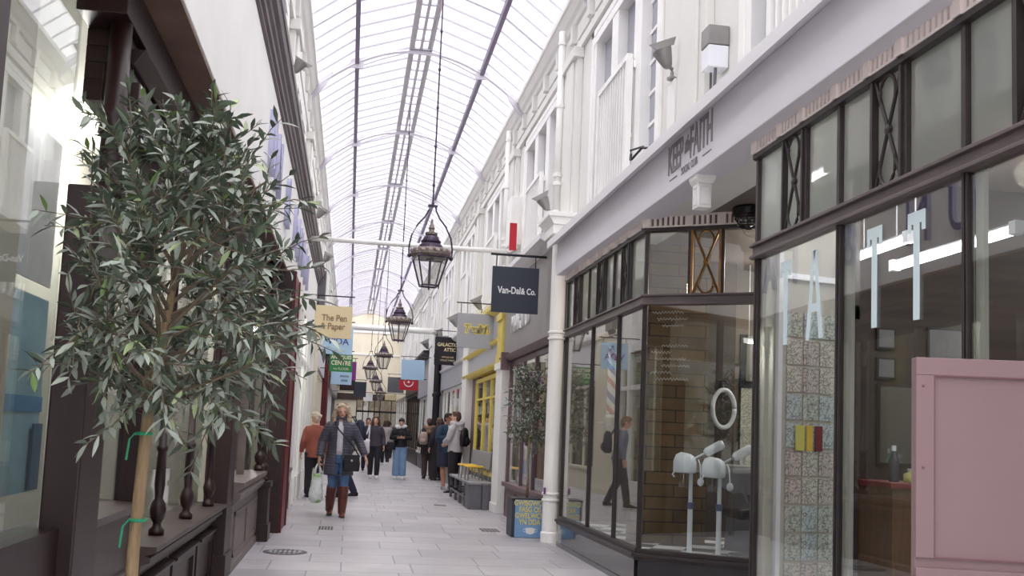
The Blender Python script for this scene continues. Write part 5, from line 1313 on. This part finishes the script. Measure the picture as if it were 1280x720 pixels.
    if shoes or boots:
        for sd in 'LR':
            a = V(A[sd]); b = V(K[sd]); nm = 'boot' if boots else 'shoe'
            m = MB()
            m.loft([a + V((0, -0.068, -0.045)), a + V((0, -0.03, -0.035)), a + V((0, 0.03, -0.035)), a + V((0, 0.10, -0.052)), a + V((0, 0.175, -0.062)), a + V((0, 0.195, -0.066))], [(0.028*s, 0.035*s), (0.04*s, 0.048*s), (0.042*s, 0.046*s), (0.047*s, 0.031*s), (0.038*s, 0.021*s), (0.02*s, 0.012*s)], 12, (0, 0, 1))
            if boots: m.loft([a + V((0, 0, -0.04)), a, a.lerp(b, 0.35), a.lerp(b, 0.75), a.lerp(b, 0.92)], [0.056*s, 0.06*s, 0.074*s, 0.08*s, 0.08*s], 14)
            else: m.loft([a + V((0, -0.01, -0.03)), a + V((0, -0.01, 0.02))], [0.046*s, 0.046*s], 12)
            o = remeshed(m, 0.009, 1, None, nm, [boots or shoes], root)
            e = MB(); e.loft([a + V((0, -0.07, -0.078)), a + V((0, 0.0, -0.078)), a + V((0, 0.1, -0.078)), a + V((0, 0.19, -0.078))], [(0.03*s, 0.009*s), (0.042*s, 0.009*s), (0.048*s, 0.009*s), (0.03*s, 0.008*s)], 12, (0, 0, 1)); e.obj('sole', M['black'] if boots else M['signwhite'], o)
    if top:
        f = top.get('fit', 0.03); hem = top.get('hem', 0.85); fl = top.get('flare', 0.0); sl = top.get('sleeve', 0.94)
        m = MB(); pts = []
        if hem < 0.9: pts += [(hem, 0.155+f+fl, 0.115+f+fl*0.8), ((hem + 0.95)/2, 0.158+f+fl*0.6, 0.112+f+fl*0.5)]
        pts += [(0.97, 0.15+f, 0.105+f), (1.10, 0.137+f, 0.098+f), (1.25, 0.152+f*0.9, 0.108+f), (1.34, 0.155+f*0.6, 0.10+f*0.9), (1.40, 0.115+f*0.5, 0.085+f*0.6), (1.45, 0.072+f*0.4, 0.07+f*0.5)]
        m.loft([(UV if z > 0.93 else lambda p: U @ V(p))((0, 0, z)) for z, _, _ in pts], [(a*s, b*s) for _, a, b in pts], 18)
        for sd in 'LR':
            q = -1 if sd == 'L' else 1
            w = UV(E[sd]).lerp(UV(W[sd]), sl)
            m.loft([UV((q*0.09, 0, 1.37)), UV(SH[sd]), UV(SH[sd]).lerp(UV(E[sd]), 0.2), UV(SH[sd]).lerp(UV(E[sd]), 0.6), UV(E[sd]), UV(E[sd]).lerp(w, 0.5), w], [(0.05+f*0.4)*s, (0.052+f*0.45)*s, (0.056+f*0.6)*s, (0.047+f*0.65)*s, (0.041+f*0.65)*s, (0.038+f*0.6)*s, (0.034+f*0.5)*s], 14)
        if top.get('collar'):
            m.loft([UV((0, 0, 1.43)), HV((0, -0.005, 0.0)), HV((0, -0.01, 0.04))], [(0.10*s, 0.09*s), (0.085*s, 0.082*s), (0.09*s, 0.09*s)], 14)
        jk = remeshed(m, voxel, 2, None, top.get('name', 'jacket'), [top['mat']], root)
        if top.get('open'):
            bm = bmesh.new(); bm.from_mesh(jk.data); Ui = U.inverted(); dead = []
            for fc in bm.faces:
                c = (Ui @ fc.calc_center_median()) / s
                if c.y > 0.03 and abs(c.x - 0.01) < top['open'] * (0.55 if c.z > 1.38 else 0.8 + 0.5 * max(0, 1.0 - c.z)) and c.z < 1.47 and fc.normal.y > 0.15: dead.append(fc)
            bmesh.ops.delete(bm, geom=dead, context='FACES'); bm.to_mesh(jk.data); bm.free()
            so_ = jk.modifiers.new('thickness', 'SOLIDIFY'); so_.thickness = 0.014; so_.offset = -1
        if shirt:
            m = MB(); g = 0.012
            pp = [(shirt.get('hem', 0.9), 0.16+g, 0.11+g), (1.02, 0.144+g, 0.10+g), (1.12, 0.130+g, 0.093+g), (1.25, 0.15+g, 0.106+g), (1.35, 0.153+g, 0.099+g), (1.41, 0.10+g, 0.076+g), (1.44, 0.068+g, 0.062+g)]
            m.loft([UV((0, 0, z)) for z, _, _ in pp], [(a_*s, b_*s) for _, a_, b_ in pp], 20); m.obj('shirt', shirt['mat'], root, smooth=True)
    if hood:
        m = MB()
        for k in range(13):
            a = PI*0.12 + (2*PI - PI*0.24) * k / 12 + PI/2
            m.ell(tuple(UV((0.13*math.cos(a), 0.115*math.sin(a) - 0.01, 1.445 + 0.02*math.sin(k)))), 0.05*s, 0.05*s, 0.05*s, 8, 6)
        if hood.get('up'): m.ell((0, -0.02*s, 0.13*s), 0.10*s, 0.105*s, 0.125*s, 14, 9, HM)
        else: m.loft([UV((0, -0.10, 1.42)), UV((0, -0.13, 1.33)), UV((0, -0.12, 1.22))], [(0.12*s, 0.05*s), (0.13*s, 0.06*s), (0.05*s, 0.03*s)], 12)
        remeshed(m, voxel, 2, None, 'hood', [hood['mat']], root, disp=hood.get('fuzz', 0), seed=3)
    if hair:
        st = hair.get('style', 'short'); m = MB()
        m.ell((0, -0.008*s, 0.15*s), 0.083*s, 0.098*s, 0.092*s, 16, 10, HM)
        m.ell((0, -0.045*s, 0.11*s), 0.078*s, 0.065*s, 0.095*s, 14, 9, HM)
        if st in ('long', 'curly'):
            bulk = 1.15 if st == 'curly' else 1.0
            for q in (-1, 1):
                for zz, xx, yy, r in ((0.15, 0.076, 0.0, 0.034), (0.10, 0.09, -0.01, 0.034), (0.04, 0.098, -0.01, 0.038), (-0.02, 0.096, -0.01, 0.04), (-0.07, 0.09, -0.01, 0.034)):
                    m.ell((q*xx*s*bulk, yy*s, zz*s), r*s*bulk, r*1.05*s*bulk, 0.05*s, 10, 7, HM)
            for zz in (0.08, 0.0, -0.08, -0.14): m.ell((0, -0.075*s, zz*s), 0.095*s*bulk, 0.045*s, 0.06*s, 12, 7, HM)
            m.ell((0, 0.03*s, 0.205*s), 0.07*s, 0.062*s, 0.03*s, 12, 7, HM)
        elif st == 'bun':
            m.ell((0, -0.115*s, 0.14*s), 0.045*s, 0.045*s, 0.045*s, 10, 7, HM); m.ell((0, 0.03*s, 0.20*s), 0.068*s, 0.06*s, 0.028*s, 12, 7, HM)
        else:
            m.ell((0, 0.02*s, 0.205*s), 0.072*s, 0.075*s, 0.03*s, 12, 7, HM)
        remeshed(m, 0.009, 2, None, 'hair', [hair['mat']], root, disp=hair.get('fuzz', 0.006) * s, seed=hash(label) % 17)
    return root, s, U

hairs = {k: mat('hair_' + k, c, 0.55, var=0.3, vscale=30, bump=0.5, bscale=80) for k, c in dict(blond=S(196, 176, 150), brown=S(82, 58, 48), black=S(40, 32, 34), sandy=S(140, 110, 88), fur=S(142, 112, 92), pale=S(214, 196, 174)).items()}
jean = cloth('blue_denim', S(86, 116, 158)); pjean = cloth('pale_denim', S(132, 164, 200)); blackcl = cloth('black_cloth', S(40, 38, 44)); brownboot = mat('boot_leather', S(104, 56, 50), 0.35, var=0.2, vscale=12, bump=0.3, bscale=20)
whitecl = cloth('white_cloth', S(226, 224, 230)); greyblue = cloth('grey_blue_jumper', S(110, 118, 138)); charcoal = cloth('charcoal_top', S(70, 64, 76)); teal = cloth('teal_jacket', S(32, 56, 78)); lgrey = cloth('pale_grey_hoodie', S(188, 184, 188)); stone = cloth('stone_coat', S(186, 174, 172)); darkbrown = cloth('dark_brown_coat', S(52, 42, 44)); rust = cloth('rust_coat', S(150, 84, 70)); navycl = cloth('navy_cloth', S(42, 46, 66)); browntr = cloth('brown_trousers', S(76, 60, 58))

def world_pt(root, s, p): return Matrix.Translation(root.location) @ Matrix.Rotation(root.rotation_euler.z, 4, 'Z') @ (Vector(p) * s)

# the woman with the carrier bag
WX, WY = -0.12, 15.0
w, s, U = person('woman with grey blond curls in an open dark quilted coat carrying a carrier bag', (WX, WY, 0), PI + 0.08, 1.71, look=(0.05, 0.12), voxel=0.009,
    knees={'L': (-0.085, 0.12, 0.50), 'R': (0.085, 0.02, 0.49)}, ankles={'L': (-0.075, 0.10, 0.085), 'R': (0.095, -0.18, 0.10)},
    elbows={'L': (-0.30, -0.03, 1.13), 'R': (0.265, -0.04, 1.12)}, wrists={'L': (-0.39, 0.05, 0.92), 'R': (0.30, 0.05, 0.88)}, curl=(0.45, 1.15),
    top=dict(mat=quilt('quilted_coat', S(82, 82, 94)), fit=0.045, hem=0.62, flare=0.03, collar=True, name='coat', open=0.062), shirt=dict(mat=whitecl, hem=0.93),
    bottom=dict(mat=jean, fit=0.012), boots=brownboot, hair=dict(mat=hairs['blond'], style='curly', fuzz=0.014))
# cross-body bag
t = thing('shoulder_bag', 'black cross-body bag at the hip of the woman in the quilted coat', 'bag', (WX + 0.19, WY - 0.26, 0.70), PI)
m = MB(); m.prism([(-0.12, 0.0), (0.12, 0.0), (0.13, 0.12), (0.11, 0.24), (-0.11, 0.24), (-0.13, 0.12)], 'y', -0.05, 0.05); m.obj('pouch', M['black'], t, bevel=0.02)
m = MB(); m.prism([(-0.12, 0.13), (0.12, 0.13), (0.115, 0.25), (-0.115, 0.25)], 'y', 0.05, 0.06); m.obj('flap', M['black'], t, bevel=0.006)
m = MB(); m.tube([(-0.12, 0, 0.22), (0.02, 0.01, 0.42), (0.12, 0.0, 0.52), (0.22, -0.03, 0.62), (0.28, -0.12, 0.735)], 0.012, 6); m.obj('strap', M['black'], t)
m = MB(); m.lathe([(0.003, -0.006), (0.02, 0), (0.003, 0.006)], seg=10, M=Matrix.Translation((0.0, 0.066, 0.16)) @ Matrix.Rotation(PI/2, 4, 'X')); m.obj('clasp', M['steel'], t)
# carrier bag
cb = mat('carrier_plastic', S(232, 238, 232), 0.35, var=0.0); nt = cb.node_tree
tc = nt.nodes.new('ShaderNodeTexCoord'); nz = nt.nodes.new('ShaderNodeTexNoise'); nz.inputs['Scale'].default_value = 5.5; nt.links.new(tc.outputs['Object'], nz.inputs['Vector'])
cr = nt.nodes.new('ShaderNodeValToRGB'); cr.color_ramp.elements[0].position = 0.52; cr.color_ramp.elements[0].color = S(228, 234, 230); cr.color_ramp.elements[1].position = 0.60; cr.color_ramp.elements[1].color = S(150, 196, 110)
nt.links.new(nz.outputs['Fac'], cr.inputs['Fac']); nt.links.new(cr.outputs['Color'], nt.nodes['Principled BSDF'].inputs['Base Color'])
hp = world_pt(w, s, (0.315, 0.075, 0.79))
t = thing('carrier_bag', 'white and green plastic carrier bag hanging from the hand of the woman in boots', 'bag', (hp.x, hp.y, hp.z - 0.60), 0.2)
m = MB(); m.loft([(0, 0, 0.0), (0, 0, 0.02), (-0.01, 0, 0.10), (-0.01, 0, 0.2), (0, 0, 0.32), (0, 0, 0.40), (0, 0, 0.45)], [(0.04, 0.04), (0.09, 0.06), (0.115, 0.08), (0.105, 0.07), (0.09, 0.05), (0.07, 0.03), (0.05, 0.02)], 16); o = m.obj('sack', cb, t, smooth=True)
sd = o.modifiers.new('sub', 'SUBSURF'); sd.levels = sd.render_levels = 2
tx = bpy.data.textures.new('crumple', 'CLOUDS'); tx.noise_scale = 0.07
dm = o.modifiers.new('crumple', 'DISPLACE'); dm.texture = tx; dm.strength = 0.035; dm.mid_level = 0.5
for q in (-1, 1):
    m = MB(); m.loft([(q*0.05, 0, 0.43), (q*0.035, 0, 0.52), (q*0.006, 0, 0.605)], [(0.028, 0.006), (0.018, 0.006), (0.008, 0.008)], 8); m.obj('handle', cb, t, smooth=True)

person('person with pale blond hair and a rust coat behind the carrier bag woman', (-0.62, 18.6, 0), 0.2, 1.62, look=(0.6, 0.1), top=dict(mat=rust, fit=0.03, hem=0.8), bottom=dict(mat=blackcl), shoes=M['black'], hair=dict(mat=hairs['pale'], style='bun', fuzz=0.012))
g, s, U = person('man in a grey blue jumper walking behind the woman in the quilted coat', (-0.02, 18.9, 0), 1.75, 1.84, lean=0.12, look=(0.1, 0.15), top=dict(mat=greyblue, fit=0.025, hem=0.86, name='jumper'), bottom=dict(mat=navycl), shoes=M['black'], hair=dict(mat=hairs['sandy'], fuzz=0.008),
    knees={'L': (-0.09, 0.10, 0.50), 'R': (0.09, 0.0, 0.49)}, ankles={'L': (-0.09, 0.16, 0.085), 'R': (0.09, -0.2, 0.10)})
def backpack(x, y, z, rz, m_, label, sc=1.0, strap_d=0.26):
    t = thing('backpack', label, 'backpack', (x, y, z), rz); t.scale = (sc, sc, sc)
    m = MB(); m.loft([(0, 0, 0), (0, 0, 0.04), (0, 0, 0.2), (0, 0, 0.36), (0, 0, 0.42)], [(0.10, 0.06), (0.14, 0.085), (0.145, 0.09), (0.12, 0.075), (0.06, 0.04)], 14); m.obj('sack', m_, t, smooth=True)
    m = MB(); m.loft([(0, -0.08, 0.05), (0, -0.1, 0.12), (0, -0.085, 0.2)], [(0.08, 0.03), (0.1, 0.04), (0.08, 0.02)], 12); m.obj('pocket', m_, t, smooth=True)
    for q in (-1, 1):
        m = MB(); m.tube([(q*0.09, 0.07, 0.36), (q*0.105, 0.13, 0.47), (q*0.11, strap_d, 0.42), (q*0.115, strap_d + 0.03, 0.28)], 0.014, 6); m.obj('strap', m_, t)
backpack(0.22, 18.92, 1.08, 1.75, navycl, 'dark navy backpack worn by the man in the grey blue jumper', 1.05)

p, s, U = person('woman in a charcoal top and black trousers with a white tote bag', (0.74, 27.0, 0), PI, 1.70, look=(-0.15, 0.0), top=dict(mat=charcoal, fit=0.035, hem=0.88), bottom=dict(mat=blackcl, fit=0.025), shoes=M['signwhite'], hair=dict(mat=hairs['brown'], style='long'),
    knees={'L': (-0.09, 0.10, 0.50), 'R': (0.09, 0.0, 0.49)}, ankles={'L': (-0.09, 0.06, 0.085), 'R': (0.09, -0.12, 0.09)})
t = thing('tote_bag', 'long white tote bag on the shoulder of the woman in the charcoal top', 'bag', (0.48, 26.86, 0.66), 0.2)
m = MB(); m.loft([(0, 0, 0), (0, 0, 0.05), (0, 0, 0.3), (0.03, 0, 0.42)], [(0.10, 0.03), (0.13, 0.05), (0.12, 0.05), (0.10, 0.02)], 14); m.obj('sack', whitecl, t, smooth=True)
for q in (-1, 1):
    m = MB(); m.loft([(0.03 + q*0.06, 0, 0.40), (0.07 + q*0.03, 0, 0.6), (0.10, 0.03, 0.80)], [(0.02, 0.008)] * 3, 8); m.obj('handle', whitecl, t)

p, s, U = person('woman in a black jacket with a white hood and pale jeans looking at her phone', (1.46, 27.2, 0), PI, 1.70, look=(0, 0.45), top=dict(mat=blackcl, fit=0.05, hem=0.88), shirt=None, bottom=dict(mat=pjean, fit=0.035, flare=0.02), shoes=M['signwhite'], hair=dict(mat=hairs['black'], style='bun'), hood=dict(mat=whitecl),
    elbows={'L': (-0.25, 0.04, 1.13), 'R': (0.25, 0.04, 1.13)}, wrists={'L': (-0.08, 0.24, 1.14), 'R': (0.08, 0.24, 1.14)}, curl=(1.0, 1.0), hands_up={'L': (-0.3, 0.3, -1), 'R': (0.3, 0.3, -1)})
t = thing('phone', 'phone held by the woman in the black jacket', 'phone', (1.46, 26.88, 1.17), 0); MB().box(-0.04, 0.04, -0.01, 0.01, 0, 0.15).obj('case', M['black'], t, bevel=0.006); MB().box(-0.035, 0.035, 0.01, 0.012, 0.01, 0.14).obj('screen', M['darkgrey'], t)
t = thing('handbag', 'black handbag on the arm of the woman in pale jeans', 'bag', (1.20, 27.08, 0.80), 0.1)
m = MB(); m.prism([(-0.13, 0), (0.13, 0), (0.11, 0.22), (-0.11, 0.22)], 'y', -0.05, 0.05); m.obj('pouch', M['black'], t, bevel=0.02)
m = MB(); m.tube([(-0.08, 0, 0.2), (-0.02, 0, 0.38), (0.03, 0, 0.42), (0.08, 0, 0.2)], 0.01, 6); m.obj('strap', M['black'], t)

person('person in a pale stone coat walking away in the distance', (1.42, 37.0, 0), 0.0, 1.72, top=dict(mat=stone, fit=0.04, hem=0.78), bottom=dict(mat=blackcl), shoes=M['signwhite'], hair=dict(mat=hairs['brown'], style='long'), voxel=0.014,
    knees={'L': (-0.09, 0.10, 0.50), 'R': (0.09, 0.0, 0.49)}, ankles={'L': (-0.09, 0.1, 0.085), 'R': (0.09, -0.2, 0.11)})
person('dark haired person in navy behind the man in the grey blue jumper', (0.62, 31.5, 0), PI, 1.70, top=dict(mat=navycl, fit=0.04, hem=0.8), bottom=dict(mat=blackcl), shoes=M['black'], hair=dict(mat=hairs['black'], style='short'), voxel=0.014)
person('person with pale hair and a stone top facing the camera far down the arcade', (0.75, 40.0, 0), PI, 1.74, top=dict(mat=stone, fit=0.03, hem=0.8), bottom=dict(mat=navycl), shoes=M['black'], hair=dict(mat=hairs['pale'], style='bun'), voxel=0.014)
person('distant person in red brown beside the far doors', (1.25, 44.0, 0), PI, 1.72, top=dict(mat=rust, fit=0.03, hem=0.8), bottom=dict(mat=blackcl), shoes=M['black'], hair=dict(mat=hairs['black'], style='short'), voxel=0.016)
person('distant person in charcoal by the far right shops', (1.9, 45.5, 0), 0.2, 1.75, top=dict(mat=charcoal, fit=0.03, hem=0.8), bottom=dict(mat=blackcl), shoes=M['black'], hair=dict(mat=hairs['brown'], style='short'), voxel=0.016)

# the group on the right
p, s, U = person('person in a long dark coat with a brown fur hood standing with their back turned', (2.28, 27.4, 0), 0.15, 1.72, top=dict(mat=darkbrown, fit=0.06, hem=0.70, flare=0.02, name='coat'), bottom=dict(mat=browntr, fit=0.03), shoes=M['darkwood'], hair=dict(mat=hairs['brown'], style='short'), hood=dict(mat=hairs['fur'], fuzz=0.03))
backpack(2.10, 27.14, 0.98, -0.2, cloth('beige_canvas', S(178, 158, 146)), 'beige backpack of the person with the fur hood', 0.85, 0.2)
person('brown haired person in black standing close to the fur hooded coat', (2.62 - 0.12, 26.6, 0), 0.5, 1.74, look=(0.3, 0.0), top=dict(mat=blackcl, fit=0.05, hem=0.75, name='coat'), bottom=dict(mat=blackcl, fit=0.03), shoes=M['darkwood'], hair=dict(mat=hairs['brown'], style='long'))
p, s, U = person('man in glasses and a teal jacket with folded arms and bare shins', (2.30, 22.6, 0), PI + 0.45, 1.80, look=(0.25, 0.05), skin='skindark', top=dict(mat=teal, fit=0.055, hem=0.80, sleeve=0.9, open=0.06), shirt=dict(mat=whitecl, hem=0.90), bottom=dict(mat=navycl, fit=0.04, hem=0.5, len=0.95, name='shorts'), shoes=M['grey'], hair=dict(mat=hairs['black'], style='short'), glasses=True,
    elbows={'L': (-0.27, 0.05, 1.13), 'R': (0.27, 0.05, 1.13)}, wrists={'L': (0.02, 0.23, 1.16), 'R': (-0.04, 0.25, 1.12)}, curl=(0.9, 0.9), hands_up={'L': (0, 1, 0.2), 'R': (0, 1, 0.2)}, ankles={'L': (-0.12, 0.02, 0.085), 'R': (0.10, 0.10, 0.085)})
p, s, U = person('man in a pale grey hoodie seen from the side next to the folded-arms man', (2.39, 21.45, 0), 1.0, 1.82, look=(0.3, 0.0), top=dict(mat=lgrey, fit=0.045, hem=0.86, name='hoodie'), bottom=dict(mat=blackcl, fit=0.025), shoes=M['black'], hair=dict(mat=hairs['brown'], style='short'), hood=dict(mat=lgrey),
    elbows={'L': (-0.22, 0.06, 1.13), 'R': (0.24, 0.06, 1.13)}, wrists={'L': (-0.05, 0.24, 1.05), 'R': (0.08, 0.25, 1.02)}, curl=(0.9, 0.9))
backpack(2.39 + 0.17, 21.45 - 0.10, 1.05, 1.0, M['black'], 'black backpack worn by the man in the pale grey hoodie', 1.0, 0.22)
# ------------------------------------------------------------------ light, camera
wd = bpy.data.worlds.new('overcast'); bpy.context.scene.world = wd; wd.use_nodes = True
bg = wd.node_tree.nodes['Background']; bg.inputs['Color'].default_value = (0.985, 0.97, 1.0, 1); bg.inputs['Strength'].default_value = 0.75
sun = bpy.data.lights.new('soft_sun', 'SUN'); sun.energy = 4.0; sun.angle = math.radians(120); sun.color = (1, 0.98, 0.96)
so = bpy.data.objects.new('soft_sun', sun); C.objects.link(so); so.rotation_euler = (math.radians(8), math.radians(6), 0)
def point(x, y, z, e, col=(1, 0.9, 0.78), r=0.1):
    l = bpy.data.lights.new('shop_fill', 'POINT'); l.energy = e; l.color = col; l.shadow_soft_size = r  # unseen point light, added inside the shops to brighten walls and posters
    o = bpy.data.objects.new('shop_fill', l); C.objects.link(o); o.location = (x, y, z)
point(4.3, 5.6, 3.2, 9); point(4.3, 9.0, 3.2, 5); point(4.6, 10.2, 3.1, 5); point(3.3, 11.0, 3.2, 8)
point(-1.8, 7.0, 3.0, 40, (1, 0.97, 0.92)); point(-1.42, 4.9, 2.9, 3, (1, 0.97, 0.92)); point(-1.7, 10.3, 3.0, 25, (1, 0.95, 0.88)); point(-1.7, 17, 3.0, 25, (1, 0.97, 0.92))
point(3.2, 14.6, 3.0, 14); point(3.2, 19, 3.0, 12); point(3.2, 25, 3.0, 10)

cam = bpy.data.cameras.new('camera'); co = bpy.data.objects.new('camera', cam); C.objects.link(co)
Yc = Vector((436 - 598, -(535 - 430), -1200)).normalized(); e = Vector((1, -0.045, 0)).normalized()
Zc = e.cross(-Yc).normalized()
if Zc.y < 0: Zc = -Zc
Xc = Yc.cross(Zc)
Mw = Matrix((Xc, Yc, Zc)).to_4x4()
co.matrix_world = Matrix.Translation((0, 0, 1.35)) @ Mw
cam.sensor_width = 36; cam.sensor_fit = 'HORIZONTAL'; cam.lens = 1200 / 1280 * 36
cam.shift_x = (640 - 598) / 1280; cam.shift_y = (430 - 360) / 1280
cam.clip_start = 0.05; cam.clip_end = 300
sc = bpy.context.scene; sc.camera = co
vs = sc.view_settings; vs.view_transform = 'Standard'; vs.look = 'None'; vs.gamma = 1; vs.use_curve_mapping = False; vs.exposure = 1.35
